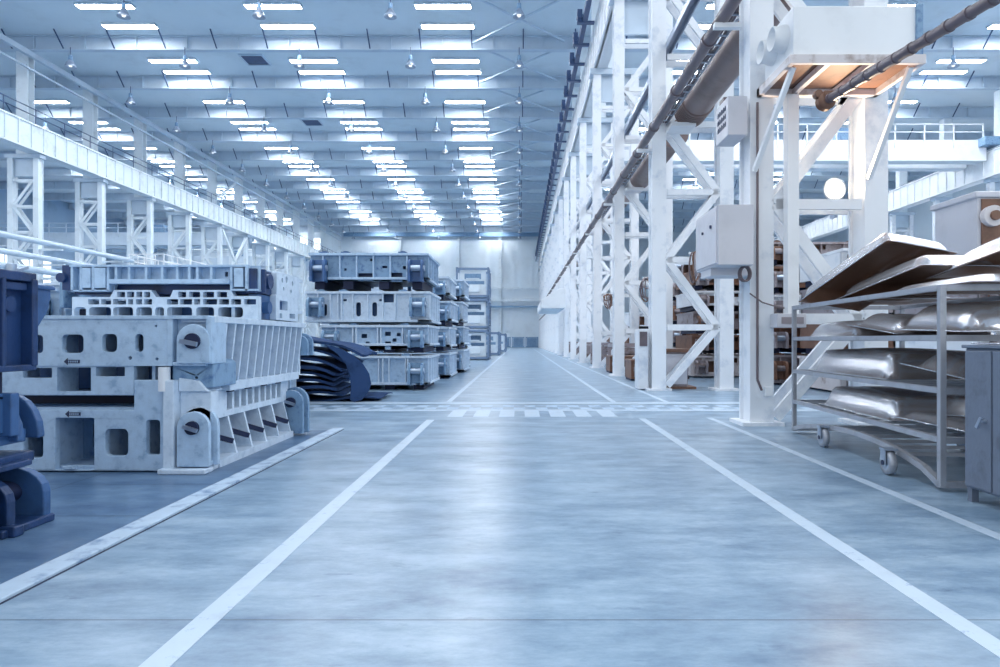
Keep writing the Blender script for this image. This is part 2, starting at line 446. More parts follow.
# crane girders
def girder(x0, x1, y0, y1, z0, z1, face, name, lab, m, sp=1.05):
    g = thing(name, ((x0 + x1) / 2, y0, z0), lab, 'crane beam', None)
    o = g.location
    b = MB(); xm = x0 + .12 if face < 0 else x1 - .12
    b.box(xm - .03, xm + .03, y0, y1, z0, z1)
    b.box(x0, x1, y0, y1, z0, z0 + .1); b.box(x0, x1, y0, y1, z1 - .1, z1)
    n = int((y1 - y0) / sp)
    for i in range(n):
        y = y0 + i * sp; xa, xb_ = (x0, xm) if face < 0 else (xm, x1)
        b.box(xa + .01, xb_ - .01, y - .03, y + .03, z0 + .1, z1 - .1)
    b.build('web', m, g, o)
    MB().box((x0 + x1) / 2 - .06, (x0 + x1) / 2 + .06, y0, y1, z1, z1 + .16).build('crane_rail', 'steel_dark', g, o)
    return g
girder(-30.47, -29.6, 30, 113.5, 12.75, 14.4, 1, 'crane_girder', 'long ribbed crane girder on the far column row behind the dies', 'blue_white')
girder(3.12, 3.72, 6, 113.5, 12.75, 14.5, -1, 'crane_girder', 'white ribbed crane girder high on the columns beside the aisle', 'white_paint')
girder(33.2, 34.0, 30, 113.5, 12.75, 14.6, -1, 'crane_girder', 'white crane girder of the distant row past the silver panel rack', 'white_paint')
g = thing('conductor_rail', (2.7, 6, 14.6), 'dark conductor rail running along the crane girder above the aisle', 'conductor rail')
b = MB(); b.box(2.62, 2.82, 6, 113, 14.5, 14.75); b.box(2.7, 2.78, 6, 113, 14.85, 14.95); b.build('bar', 'steel_dark', g, g.location)
c_ = None
for i in range(48):
    y = 7 + i * 2.1
    if c_ is None:
        b = MB(); b.box(-.22, .42, -.12, .12, -.12, -.05); b.box(-.3, -.1, -.16, .16, -.1, .42); b.cyl((-.2, -.2, .15), (-.2, .2, .15), .12, n=10)
        c_ = b.build('insulator', 'steel_dark', g); o = c_
    else: o = c_.copy(); COL.objects.link(o)
    o.location = (0, y - 6, 0)
# tie beams and cables over the far row
for z, w, lab in ((18.05, .11, 'thin blue tie beam running along the far columns just under the roof'),):
    g = tag(MB().box(-30.5, -30.38, 30, 113.5, z - w / 2, z + w / 2).build('tie_beam', 'roof_steel'), lab, 'tie beam')
tag(MB().box(-30.45, -30.2, 30, 113.5, 18.75, 19.07).build('tie_beam', 'roof_steel'), 'thicker eaves tie beam tight under the roof above the far columns', 'tie beam')
g = MB()
for z in (15.0, 15.4):
    g.cyl((-29.9, 32, z), (-29.9, 113, z), .035, n=6)
for i in range(30): g.cyl((-29.9, 36 + i * 2.6, 14.4), (-29.9, 36 + i * 2.6, 15.4), .03, n=5)
tag(g.build('girder_handrail', 'steel_dark'), 'thin handrail along the top of the far crane girder', 'handrail')
for z, r, x, lab in ((7.05, .17, -28.6, 'uppermost of three blue pipes along the far column row'), (6.1, .17, -28.5, 'middle of three blue pipes along the far column row'),
                     (5.3, .2, -28.4, 'lowest of three blue pipes along the far column row')):
    p = thing('wall_pipe', (x, 32, z), lab, 'pipe', 'pipes along the far column row')
    MB().cyl((0, 0, 0), (0, 17.2, 0), r, n=12).build('pipe', 'roof_steel', p)
    q = MB()
    for i in range(2): q.box(-1.4, .1, 9.5 + i * 6.3, 9.65 + i * 6.3, -r - .12, -r)
    q.build('bracket', 'blue_white', p)
# sway brace between far columns
g = thing('sway_brace', (-30.0, 66.8, 6.5), 'white X-shaped sway brace between two columns of the far row', 'brace')
MB().bar((0, .15, 0), (0, 6.15, 5.8), .2, .2).build('brace_bar', 'blue_white', g); MB().bar((.1, .15, 5.8), (.1, 6.15, 0), .2, .2).build('brace_bar', 'blue_white', g)
g = thing('sway_brace', (-30.9, 66.8, 15.2), 'slanted brace between far columns above the crane girder', 'brace')
MB().bar((0, .25, 0), (0, 6.05, 3.2), .2, .2).build('brace_bar', 'blue_white', g)
# catwalk
g = thing('catwalk', (-28, 50, 6.4), 'pale catwalk with tall handrails along the far column row', 'catwalk')
o = g.location
MB().box(-29.4, -26.6, 50, 78, 6.4, 6.55).build('deck', 'blue_white', g, o)
b = MB()
for x in (-29.3, -26.7):
    for z in (7.1, 7.6): b.box(x - .03, x + .03, 50, 78, z, z + .07)
    for i in range(15):
        y = 50 + i * 2; b.box(x - .035, x + .035, y - .035, y + .035, 6.55, 7.65)
for i in range(5):
    x = -29.3 + .65 * i; b.box(x - .03, x + .03, 49.97, 50.03, 6.55, 7.65)
b.box(-29.3, -26.7, 49.97, 50.03, 7.6, 7.67); b.box(-29.3, -26.7, 49.97, 50.03, 7.1, 7.17)
b.build('handrail', 'white_paint', g, o)
b = MB()
for i in range(14):
    y = 50 + 2 * i; b.bar((-26.7, y, 6.0), (-26.7, y + 1, 6.45), .07, .07); b.bar((-26.7, y + 1, 6.45), (-26.7, y + 2, 6.0), .07, .07)
b.box(-26.75, -26.65, 50, 78, 5.93, 6.02); b.build('truss', 'white_paint', g, o)

# bridge cranes
def bridge(x0, x1, y, z, name, lab, m):
    g = thing(name, ((x0 + x1) / 2, y, z), lab, 'overhead crane')
    o = g.location
    MB().box(x0, x1, y - .5, y + .5, z, z + 1.5).build('box_girder', m, g, o, bevel=.03)
    MB().box(x0, x1, y + 1.6, y + 2.5, z, z + 1.5).build('box_girder', m, g, o, bevel=.03)
    for xe in (x0 + .3, x1 - .3):
        MB().box(xe - .3, xe + .25 + (.6 if xe > 30 else 0), y - 1.2, y + 3.2, z + .95, z + 1.55).build('end_carriage', 'die_mid', g, o, bevel=.03)
    r = MB()
    for zz in (2.0, 2.55): r.box(x0 + .3, x1 - .3, y - .6, y - .54, z + zz, z + zz + .06)
    n = int((x1 - x0) / 2)
    for i in range(n + 1): x = x0 + .3 + (x1 - x0 - .6) * i / n; r.box(x - .04, x + .04, y - .6, y - .53, z + .9, z + 2.6)
    r.build('handrail', m, g, o)
    t = (x0 * .35 + x1 * .65)
    b = MB(); b.box(t - 1, t + 1, y - .5, y + 2.5, z + 1.52, z + 1.8); b.box(t - .6, t + .6, y, y + 1.6, z + 1.8, z + 2.5); b.cyl((t - .9, y + 1, z + 2.1), (t + .9, y + 1, z + 2.1), .35, n=14)
    b.build('hoist_trolley', 'die_mid', g, o)
bridge(5.5, 33.1, 47.8, 13.9, 'bridge_crane', 'white bridge crane spanning the bay beyond the aisle columns', 'white_paint')
bridge(-61, -32.3, 78, 12.2, 'bridge_crane', 'blue bridge crane behind the far column row', 'roof_steel')
bridge(-61, -32.3, 100, 12.2, 'bridge_crane', 'distant blue bridge crane close to the end wall', 'roof_steel')
tag(MB().box(-61.8, -31.6, 88, 88.6, 8.8, 10.2).build('floor_beam', 'roof_steel'), 'dark blue mezzanine beam behind the far columns', 'beam')

# ------------------------------------------------------------------ dies
def pxr(Y, x0, x1, y0, y1, r=None): return rr(PX(x0, Y), PX(x1, Y), PZ(y1, Y), PZ(y0, Y), r)

def lug(parent, name, m, x0, x1, y0, z0, z1, t=.05, gap=.06, org=(0, 0, 0), pin='void_navy', boss=True):
    b = MB()
    b.plate(dome(x0, x1, z0, z1), [], t, (0, y0, 0), XF, ZF, YF)
    b.plate(dome(x0 - .02, x1 + .03, z0, z1 + .03), [], t, (0, y0 + t + gap, 0), XF, ZF, YF)
    r = (x1 - x0) / 2; cx = (x0 + x1) / 2; cz = z1 - r
    b.cyl((cx, y0 + t, cz), (cx, y0 + t + gap, cz), r * .5)
    b.box(x0 + .01, x1 - .01, y0 + t, y0 + t + gap, z0, z0 + .04)
    l = b.build(name, m, parent, org, bevel=.006)
    if boss:
        q = MB(); q.cyl((cx, y0 - .035, cz), (cx, y0 + .001, cz), r * .42, n=18)
        q.build('pin', pin, l, org)
        MB().bar((cx - r * .45, y0 - .05, cz + r * .12), (cx + r * .42, y0 - .05, cz - r * .16), .03, r * .22).build('pin_key', 'machined', l, org)
    return l

# --- lower die of the front stack
Y0 = 6.05; XA, XB_, YE = -5.0, -2.8, 8.65
A1 = thing('stamping_die', (-3.9, 7.3, 0), 'pale lower die resting on the floor beside the kerb, square openings in front', 'die', 'front die stack')
o = tuple(A1.location)
b = MB()
ax = lambda px: PX(px, Y0); az = lambda py: PZ(py, Y0)
outer = [(XA, .012), (ax(166), .012), (ax(166), az(380)), (ax(134), az(380)), (ax(134), az(410)), (XA, az(410))]
holes = [pxr(Y0, 23, 43, 434, 458), pxr(Y0, 55, 94, 418, 470, .012), pxr(Y0, 105, 128, 429, 456), pxr(Y0, 146, 160, 420, 455)]
b.plate([(XA, .012), (ax(172), .012), (ax(172), az(412)), (XA, az(412))], [pxr(Y0, 84, 98, 444, 456, 0), pxr(Y0, 61, 66, 430, 455)], .04, (0, Y0 + .45, 0), XF, ZF, YF)
b.build('inner_web', 'die_mid', A1, o); b = MB(); b.plate(outer, holes, .07, (0, Y0, 0), XF, ZF, YF)
for px in (14, 49, 99, 137): b.box(ax(px) - .02, ax(px) + .02, Y0 + .07, Y0 + .45, .012, az(412))
b.box(XA, ax(170), Y0 + .07, YE - .1, .0, .05); b.box(XA, ax(166), Y0 + .07, Y0 + .45, az(412), az(408))
b.box(XA, -3.2, YE - .16, YE - .1, .05, .55)
b.box(ax(70) - .05, ax(70) + .05, Y0 - .03, Y0 + .03, .03, .012 + .05)
b.build('casting', 'die_pale', A1, o, bevel=.008)
MB().box(-4.9, -3.2, Y0 + .8, YE - .3, .06, .62).build('shade_core', 'die_navy', A1, o)  # navy filling puts the shade inside the windows into colour
b = MB()     # end block towards the aisle
b.box(ax(166), ax(177), Y0 - .06, Y0 + .5, .0, az(380)); b.box(ax(177), ax(209), Y0 + .05, Y0 + .2, .0, az(392))
b.box(ax(164), ax(211), Y0 - .12, Y0 + .06, .0, az(467))
b.plate([(ax(177), az(392)), (ax(208), az(392)), (ax(198), az(381)), (ax(177), az(378))], [], .3, (0, Y0 + .02, 0), XF, ZF, YF)
b.build('end_block', 'die_white', A1, o, bevel=.012)
lug(A1, 'lifting_lug', 'die_pale', ax(180), ax(212), Y0 - .06, .06, az(411), org=o)
lug(A1, 'lifting_lug', 'die_mid', -3.02, -2.72, 8.35, .03, .57, t=.06, org=o)
b = MB()     # aisle side: windowed band, slanted ribs, foot
n = 9; y0, y1 = 6.55, 8.3
hs = [rr(y0 + .12 + (y1 - y0 - .2) * i / n, y0 + .12 + (y1 - y0 - .2) * i / n + .12, .50, .68, .01) for i in range(n)]
b.plate([(y0 - .2, .44), (y1 + .1, .44), (y1 + .1, .76), (y1 - .15, .76), (y1 - .2, .72), (y0 - .2, .72)], hs, .05, (-2.93, 0, 0), YF, ZF, (-1, 0, 0))
b.box(-3.15, -2.82, 6.27, y1, .0, .07)
for i in range(6):
    y = 6.3 + (y1 - 6.35) * i / 5
    b.plate([(-3.12, .05), (-2.84, .05), (-2.94, .46), (-3.12, .46)], [], .035, (0, y, 0), XF, ZF, YF)
b.build('side_frame', 'die_white', A1, o, bevel=.006)
b = MB(); b.box(-3.2, -3.13, y0 - .1, y1, .05, .7); b.build('side_web', 'die_deep', A1, o)
for i in range(5):
    y = 6.36 + (y1 - 6.35) * i / 5
    MB().bar((-3.05, y, .32), (-2.86, y + .26, .2), .06, .05).build('wedge_bar', 'void_navy', A1, o)
b = MB()
for i in range(7): b.box(-3.05, -2.9, y0 + .1 + i * .22, y0 + .22 + i * .22, .70 if i % 2 else .68, .785)
b.build('wear_strip', 'void_navy', A1, o)

# --- upper die of the front stack
A2 = thing('stamping_die', (-3.9, 7.3, .57), 'large ribbed die set on the lower floor die beside the kerb', 'die', 'front die stack')
o = tuple(A2.location)
b = MB()
b.plate([(XA, az(366)), (ax(167), az(366)), (ax(167), az(316)), (XA, az(316))],
        [pxr(Y0, 20, 43, 335, 353, .03), pxr(Y0, 62, 83.5, 334.5, 353, .04), pxr(Y0, 102, 117, 334, 352, .04), pxr(Y0, 135, 143.5, 334, 352, .035),
         disc(ax(130), az(358), .017), disc(ax(157), az(359), .014), disc(ax(156), az(326), .012)], .06, (0, Y0, 0), XF, ZF, YF)
b.plate([(XA, az(395)), (ax(133), az(395)), (ax(133), az(366)), (XA, az(366))],
        [pxr(Y0, 22, 51, 368, 378, .01), pxr(Y0, 56, 90, 367.5, 391.5, .01), pxr(Y0, 95, 124, 367, 376.5, .01)], .06, (0, Y0 + .012, 0), XF, ZF, YF)
for px in (12, 53, 93, 127, 150): b.box(ax(px) - .015, ax(px) + .015, Y0 + .06, Y0 + .33, az(394), az(318))
b.box(XA, ax(209), Y0 - .015, YE, az(319), az(315.5))
b.box(XA, ax(133), Y0 + .06, Y0 + .5, az(396), az(393))
b.box(XA, -3.0, YE - .1, YE, .72, 1.38)
b.build('casting', 'die_pale', A2, o, bevel=.007)
MB().box(-4.95, -3.05, Y0 + .42, YE - .12, .73, 1.37).build('shade_core', 'die_deep', A2, o)  # deep blue stands for the shaded inside of the openings
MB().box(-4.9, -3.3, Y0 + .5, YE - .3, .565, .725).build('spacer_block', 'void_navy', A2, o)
b = MB()
b.box(ax(167), ax(173), Y0 - .01, Y0 + .4, az(366), az(318)); b.box(ax(206), ax(212), Y0 - .01, Y0 + .3, az(364), az(316))
b.box(ax(173), ax(206), Y0 + .08, Y0 + .3, az(364), az(318)); b.box(ax(173), ax(206), Y0 - .01, Y0 + .1, az(366), az(362))
b.build('end_block', 'die_pale', A2, o, bevel=.01)
bb = MB(); bb.plate(dome(ax(178), ax(211), az(363.5), az(324)), [], .05, (0, Y0 - .03, 0), XF, ZF, YF)
lb = bb.build('lifting_lug', 'die_pale', A2, o, bevel=.008)
cx, cz = ax(194.5), az(341)
MB().cyl((cx, Y0 - .06, cz), (cx, Y0 - .02, cz), .07, n=18).build('pin', 'void_navy', lb, o)
MB().bar((cx - .09, Y0 - .08, cz + .0), (cx + .06, Y0 - .08, cz - .03), .03, .04).build('pin_key', 'machined', lb, o)
b = MB(); b.plate([(ax(170), az(389)), (ax(211), az(388)), (ax(211), az(364)), (ax(206), az(360)), (ax(170), az(366))], [disc(ax(194), az(378), .014)], .5, (0, Y0 + .04, 0), XF, ZF, YF)
b.build('heel_block', 'die_mid', A2, o, bevel=.01)
MB().cyl((ax(165.5), Y0 - .02, az(391)), (ax(165.5), Y0 - .02, az(367)), .05, n=20).build('guide_post', 'white_worn', A2, o)
b = MB()
b.box(-3.1, -2.79, Y0 + .05, YE + .02, 1.36, 1.42); b.box(-3.05, -2.85, Y0 + .5, YE - .05, .70, .79)
for i in range(12):
    y = Y0 + .32 + i * .2
    b.plate([(-3.06, .75), (-2.87, .75), (-2.80, 1.37), (-3.06, 1.37)], [], .03, (0, y, 0), XF, ZF, YF)
b.box(-3.06, -2.85, YE - .04, YE, .75, 1.38)
b.build('side_ribs', 'die_white', A2, o, bevel=.005)  # ribs lighter than their web, edge highlights kept as colour
b = MB(); b.box(-3.06, -2.99, Y0 + .3, YE, .72, 1.37); b.box(-3.0, -2.93, Y0 + .3, YE - .1, 1.06, 1.24); b.build('side_web', 'die_deep', A2, o)
lug(A2, 'lifting_lug', 'die_mid', -2.98, -2.76, YE + .02, 1.0, 1.26, org=o, boss=False)
def arrow(parent, cx, cz, y, w, org):
    b = MB(); h = w * .22
    b.plate([(cx - w / 2, cz), (cx - w * .26, cz + h), (cx - w * .26, cz + h * .5), (cx + w / 2, cz + h * .5), (cx + w / 2, cz - h * .5), (cx - w * .26, cz - h * .5), (cx - w * .26, cz - h)], [], .004, (0, y, 0), XF, ZF, (0, -1, 0))
    a = b.build('arrow_mark', 'ink', parent, org)
    b = MB()
    for i in range(5): b.box(cx - w * .2 + i * w * .13, cx - w * .2 + i * w * .13 + w * .05, y - .006, y - .004, cz - h * .28, cz + h * .28)
    b.build('arrow_lettering', 'die_pale', a, org)
arrow(A2, ax(72), az(361.5), Y0, .145, o)
arrow(A1, ax(73), az(414), Y0, .14, tuple(A1.location))

# --- lattice die on top
YL = 7.15
B1 = thing('stamping_die', (-3.8, 7.8, 1.42), 'white open-lattice die frame lying on the large ribbed die', 'die', 'front die stack')
o = tuple(B1.location)
lx = lambda p: PX(p, YL); lz = lambda p: PZ(p, YL)
prof = [(72, 319.4), (258, 319.4), (258, 296), (234, 296), (231, 290), (173, 290), (170, 297), (156, 297), (151, 290), (114, 290), (110, 297), (72, 297)]
prof = [(lx(a), lz(c)) for a, c in prof]
hs = []
for a, c in ((74, 86), (89, 111), (113, 133), (136, 152), (155, 164), (167, 192), (196, 214), (218, 243)): hs.append(pxr(YL, a, c, 307, 317.5, .035))
for a, c in ((88, 99), (101, 111), (113, 126), (128, 133), (136, 142), (144, 152), (167, 178), (180, 192), (194, 200), (203, 217), (219, 229), (231, 241), (244, 256)): hs.append(pxr(YL, a, c, 299, 304.5, .008))
for a, c in ((117, 125), (127, 134), (136, 142), (144, 150), (178, 186), (189, 200), (203, 214), (217, 227)): hs.append(pxr(YL, a, c, 291.7, 297.3, .008))
b = MB(); b.plate(prof, hs, .09, (0, YL, 0), XF, ZF, YF)
for px in (87, 112, 135, 154, 166, 194, 216, 230): b.box(lx(px) - .02, lx(px) + .02, YL + .08, 8.5, 1.42, 1.62)
b.box(lx(72), lx(250), 8.42, 8.5, 1.42, 1.66)
b.build('lattice_casting', 'die_white', B1, o, bevel=.005)
MB().box(lx(74), lx(246), YL + .3, YL + .34, 1.43, 1.64).build('inner_web', 'die_deep', B1, o)
b = MB()
b.plate(rr(7.6, 8.35, 1.43, 1.72, .02), [rr(7.72, 7.98, 1.55, 1.66, .01), rr(7.72, 7.8, 1.45, 1.51, .01), rr(8.05, 8.25, 1.46, 1.52, .01)], .07, (-2.78, 0, 0), YF, ZF, (-1, 0, 0))
b.build('side_plate', 'die_white', B1, o, bevel=.006)
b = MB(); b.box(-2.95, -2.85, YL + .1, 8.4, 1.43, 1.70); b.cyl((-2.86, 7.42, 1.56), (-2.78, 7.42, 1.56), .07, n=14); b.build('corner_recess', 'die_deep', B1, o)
B2 = thing('stamping_die', (-3.8, 7.8, 1.66), 'ribbed pale die topping the stack beside the kerb', 'die', 'front die stack')
o = tuple(B2.location)
b = MB()
ex = [(72, 291), (110, 291), (112, 283), (231, 283), (233, 290), (257, 290), (257, 265), (72, 265)]
b.plate([(lx(a), lz(c)) for a, c in ex], [disc(lx(187), lz(274), .02), rr(lx(159), lx(162), lz(280), lz(276), .008), rr(lx(222), lx(225), lz(276), lz(271), .005)], .04, (0, YL + .07, 0), XF, ZF, YF)
for px in (73, 82, 94, 109, 117, 130, 147, 163, 178, 190, 198, 212, 232, 247): b.box(lx(px) - .013, lx(px) + .013, YL - .02, YL + .08, lz(291) if px < 110 or px > 231 else lz(283), lz(265.5))
b.box(lx(71), lx(248), YL - .03, 8.45, lz(267), lz(265)); b.box(lx(112), lx(231), YL - .06, YL + .06, lz(284), lz(279.5))
b.box(lx(72), lx(110), YL - .02, YL + .2, lz(291.5), lz(290)); b.box(lx(233), lx(257), YL - .02, YL + .2, lz(290.8), lz(289))
b.box(lx(84), lx(92), YL - .03, YL + .06, lz(288), lz(268)); b.box(lx(96), lx(107), YL - .03, YL + .06, lz(288), lz(268)); b.box(lx(235), lx(244), YL - .03, YL + .06, lz(287), lz(268))
b.box(lx(72), lx(255), 8.38, 8.45, 1.7, 2.0)
b.build('casting', 'die_pale', B2, o, bevel=.005)
b = MB(); b.box(lx(66), lx(250), YL + .14, 8.3, 1.70, 1.98); b.box(lx(112), lx(228), YL + .25, 8.2, 1.66, 1.74); b.build('shade_core', 'die_navy', B2, o)  # interior shade coloured in as navy
b = MB(); b.box(lx(63.5), lx(71.5), YL - .02, YL + .3, lz(290), lz(265.5)); b.cyl((lx(64), YL - .06, lz(278)), (lx(64), YL + .1, lz(278)), .05, n=12); b.build('end_stop', 'die_navy', B2, o)
b = MB()
b.plate(rr(7.62, 8.4, 1.72, 1.985, .02), [disc(7.8, 1.9, .03), disc(7.95, 1.92, .04), disc(8.15, 1.89, .03), disc(7.85, 1.8, .025), disc(8.1, 1.79, .025)], .06, (-2.78, 0, 0), YF, ZF, (-1, 0, 0))
b.build('side_plate', 'die_white', B2, o, bevel=.006)
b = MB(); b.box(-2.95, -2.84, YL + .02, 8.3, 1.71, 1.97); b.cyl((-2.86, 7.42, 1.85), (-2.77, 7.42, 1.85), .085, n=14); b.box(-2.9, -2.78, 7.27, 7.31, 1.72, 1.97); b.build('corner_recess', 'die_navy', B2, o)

# --- generic ribbed die (local: x centred, front at y=0, foot at z=0)
def ribbed_die(lab, loc, W, D, H, ribs, slots, mats=('die_pale', 'die_deep', 'die_mid'), grp=None, lugs=True, foot=.0, windows=(), rz=0.0, bev=.008):
    t = thing('stamping_die', loc, lab, 'die', grp, rz)
    mc, mk, ml = mats
    b = MB(); w = W / 2
    hs = []
    for (u, v, sw, sh) in slots: hs.append(rr(-w + u * W - sw / 2, -w + u * W + sw / 2, v * H - sh / 2, v * H + sh / 2, min(sw, sh) * .45))
    for (u, v, sw, sh) in windows: hs.append(rr(-w + u * W - sw / 2, -w + u * W + sw / 2, v * H - sh / 2, v * H + sh / 2, .01))
    b.plate([(-w + .02, foot), (w - .02, foot), (w - .02, H - .01), (-w + .02, H - .01)], hs, .05, (0, .1, 0), XF, ZF, YF)
    b.plate([(.12, foot), (D - .05, foot), (D - .05, H - .01), (.12, H - .01)], [rr(.12 + D * f, .12 + D * f + .12 * D, H * .35, H * .7, .03) for f in (.2, .45, .68)], .05, (w - .1, 0, 0), YF, ZF, (-1, 0, 0))
    b.box(-w + .02, -w + .08, .12, D - .05, foot, H - .01); b.box(-w + .02, w - .1, D - .1, D - .05, foot, H - .01)
    b.build('web', mc, t); b = MB()
    b.box(-w, w, 0, D, H - .06, H); b.box(-w, w, 0, .3, foot, foot + .06); b.box(w - .3, w, .0, D, foot, foot + .06)
    for u in ribs: b.box(-w + u * W - .018, -w + u * W + .018, .015, .12, foot + .05, H - .05)
    for f in (.1, .3, .5, .7, .9): b.box(w - .12, w - .015, D * f - .02, D * f + .02, foot + .05, H - .05)
    b.build('frame', {'die_pale': 'die_white', 'die_mid': 'die_pale', 'die_white': 'die_white'}.get(mc, mc), t, bevel=bev)  # frame a tone lighter than web; edge highlights put into colour
    MB().box(-w + .15, w - .3, .3, D - .2, foot + .01, H - .07).build('shade_core', mk, t)  # dark fill, shade behind the openings given as colour
    if foot:
        b = MB()
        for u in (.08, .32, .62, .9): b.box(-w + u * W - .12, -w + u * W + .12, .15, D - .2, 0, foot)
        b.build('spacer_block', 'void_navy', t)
    if lugs:
        for sx in (-1, 1):
            cx = sx * (w - .28)
            b = MB()
            for k in (-1, 1): b.plate(dome(-.05, .26, H * .18, H * .8), [], .06, (cx + k * .15 - .03, 0, 0), (0, -1, 0), ZF, XF)
            b.box(cx - .18, cx + .18, -.04, .02, H * .2, H * .8)
            l = b.build('lifting_lug', ml, t, bevel=.006)
            MB().cyl((cx - .21, -.12, H * .56), (cx + .21, -.12, H * .56), .075, n=14).build('pin', 'machined' if mk != 'dark_brown' else 'warm_grey', l)
    for u in (.12, .3, .78):
        b = MB(); b.box(-w + u * W - .1, -w + u * W + .1, .05, .25, H, H + .035); b.cyl((-w + u * W, .15, H + .02), (-w + u * W, .15, H + .055), .06, n=10)
        b.build('top_stop', ml, t)
    return t
YD = 16.0; k_ = YD / F
def dlab(n, s): return '%s die in the tall stack beside the dark curved sheets' % s
G = 'tall die stack beside the curved sheets'
xr = PX(437, YD); xl = PX(306, YD)
ribbed_die(dlab(0, 'bottom'), (-2.2 - 1.25, YD, .0), 2.5, 2.3, .82, (.28, .52, .56, .62, .78, .8), (), windows=((.18, .5, .7, .34),), foot=.12, grp=G)
ribbed_die(dlab(1, 'second lowest'), (-2.2 - 1.3, YD, .90), 2.6, 2.3, .66, (.14, .3, .33, .53, .56, .76, .9), (), windows=((.4, .6, .14, .1), (.43, .25, .1, .2), (.62, .68, .14, .1), (.62, .25, .14, .2), (.68, .45, .1, .08), (.72, .65, .1, .08)),
           foot=.16, grp=G)
ribbed_die(dlab(2, 'second highest'), (-2.16 - 1.5, YD, 1.63), 3.0, 2.3, .74, (.1, .2, .26, .29, .38, .5, .62, .72, .84), ((.15, .4, .1, .28), (.42, .42, .12, .34), (.55, .42, .12, .34), (.85, .42, .12, .36)),
           windows=((.31, .72, .1, .05), (.6, .72, .08, .05), (.66, .78, .26, .2), (.9, .72, .1, .08)), grp=G, mats=('die_white', 'die_deep', 'die_mid'))
ribbed_die(dlab(3, 'topmost'), (-2.2 - 1.44, YD, 2.43), 2.88, 2.3, .86, (.12, .26, .4, .54, .68, .82), (), windows=((.47, .33, .36, .2), (.73, .33, .28, .22), (.3, .55, .06, .06), (.63, .62, .12, .06), (.52, .82, .08, .06), (.8, .6, .1, .08), (.82, .28, .08, .08)),
           grp=G, foot=.22, mats=('die_mid', 'die_navy', 'die_deep'))
# stacks further along the aisle
def pile(x, y, name, hs, W, D, mats, start=0.0, lugs=True, big=False):
    z = start
    words = ['bottom', 'second lowest', 'third lowest', 'fourth lowest', 'fifth lowest']
    for i, h in enumerate(hs):
        nm = 'topmost' if i == len(hs) - 1 else words[i]
        m3 = mats[i % len(mats)]
        ribbed_die('%s die of %s' % (nm, name), (x + random.uniform(-.05, .05), y, z), W, D, h, (.12, .3, .5, .7, .86),
                   ((.4, .42, .12, h * .35), (.6, .42, .12, h * .35)), windows=((.22, .55, .14, .1), (.78, .3, .16, h * .25)) if not big else ((.2, .5, .3, h * .5), (.5, .78, .3, h * .2), (.78, .5, .34, h * .5)), mats=m3, lugs=lugs, grp=name, foot=.14 if i else .05, bev=0)
        z += h + .055
PALE = ('die_pale', 'die_deep', 'die_mid'); WHT = ('die_white', 'die_deep', 'die_mid'); MID = ('die_mid', 'die_navy', 'die_deep')
pile(-3.7, 20.6, 'the stack straight behind the tall stack', (.8, .75, .75, .7), 3.1, 2.6, (PALE, WHT, PALE, WHT))
pile(-3.6, 24.4, 'the die stack before the wire crates', (.85, .8, .85, .75), 3.1, 2.8, (WHT, PALE, WHT, PALE))
pile(-3.75, 28.6, 'the half-hidden low die stack by the wire crates', (.7, .7), 3.0, 2.4, (WHT, PALE))
pile(-5.75, 10.7, 'the pale die stack behind the front die stack', (.7, .75, .8), 3.1, 2.2, (PALE, WHT, PALE))
pile(-9.2, 10.9, 'the die stack behind the dark die', (.6, .6, .75), 3.3, 2.4, (MID, PALE, PALE))
pile(-13.5, 15.5, 'the die stack at the back of the die bay', (.8, .8, .9), 3.2, 2.6, (PALE, WHT, PALE))
pile(-9.2, 15.2, 'the die stack in the middle of the die bay', (.8, .8, .8), 3.2, 2.6, (WHT, PALE, WHT))

# --- dark dies at the picture's edge
N1 = thing('stamping_die', (-3.9, 3.6, 0), 'dark blue lower die with rounded lifting lugs closest to the camera', 'die', 'dark dies at the near end')
o = tuple(N1.location)
b = MB()
b.box(-5.0, -3.28, 2.6, 4.48, .0, .07)
b.plate([(2.6, .0), (4.0, .0), (4.0, .62), (2.6, .62)], [disc(3.9, .26, .05)], .12, (-3.12, 0, 0), YF, ZF, (-1, 0, 0))
b.box(-5.0, -3.24, 3.94, 4.0, .05, .62); b.box(-5.0, -3.14, 2.6, 4.3, .60, .66); b.box(-3.5, -3.2, 4.1, 4.4, .62, .72); b.box(-5.0, -4.9, 2.6, 4.6, .05, .6)
b.box(-3.3, -3.1, 4.0, 4.45, 0, .075); b.box(-3.16, -3.06, 4.04, 4.12, .0, .1)
b.build('casting', 'die_navy', N1, o, bevel=.01)
for ym, mt in ((4.06, 'die_navy'), (4.37, 'die_deep')):
    b = MB(); b.plate(dome(-3.62, -3.12, .05, .56), [], .07, (0, ym, 0), XF, ZF, YF); 
    l = b.build('lifting_lug', mt, N1, o, bevel=.012)
b = MB(); b.cyl((-3.37, 4.1, .31), (-3.37, 4.38, .31), .11, n=18); b.build('pin', 'void_navy', N1, o)
N2 = thing('stamping_die', (-3.9, 3.6, .72), 'dark blue flanged plate stacked second on the dark near die', 'die', 'dark dies at the near end')
o = tuple(N2.location)
b = MB(); b.box(-5.0, -3.22, 2.6, 4.35, .73, .80)
b.box(-5.0, -3.24, 2.6, 4.1, .80, .86)
b.plate([(2.6, .78), (4.2, .80), (4.2, 1.0), (2.6, 1.0)], [], .05, (-3.2, 0, 0), YF, ZF, (-1, 0, 0)); b.box(-3.26, -3.15, 4.13, 4.2, .78, 1.0); b.box(-3.25, -3.16, 3.8, 3.87, .78, 1.0)
b.box(-5.0, -3.2, 2.6, 4.2, .965, .99)
b.build('casting', 'die_deep', N2, o, bevel=.008)
b = MB()
for ym in (4.2, 4.38):
    b.plate(dome(-3.6, -3.16, .745, .985), [], .06, (0, ym, 0), XF, ZF, YF)
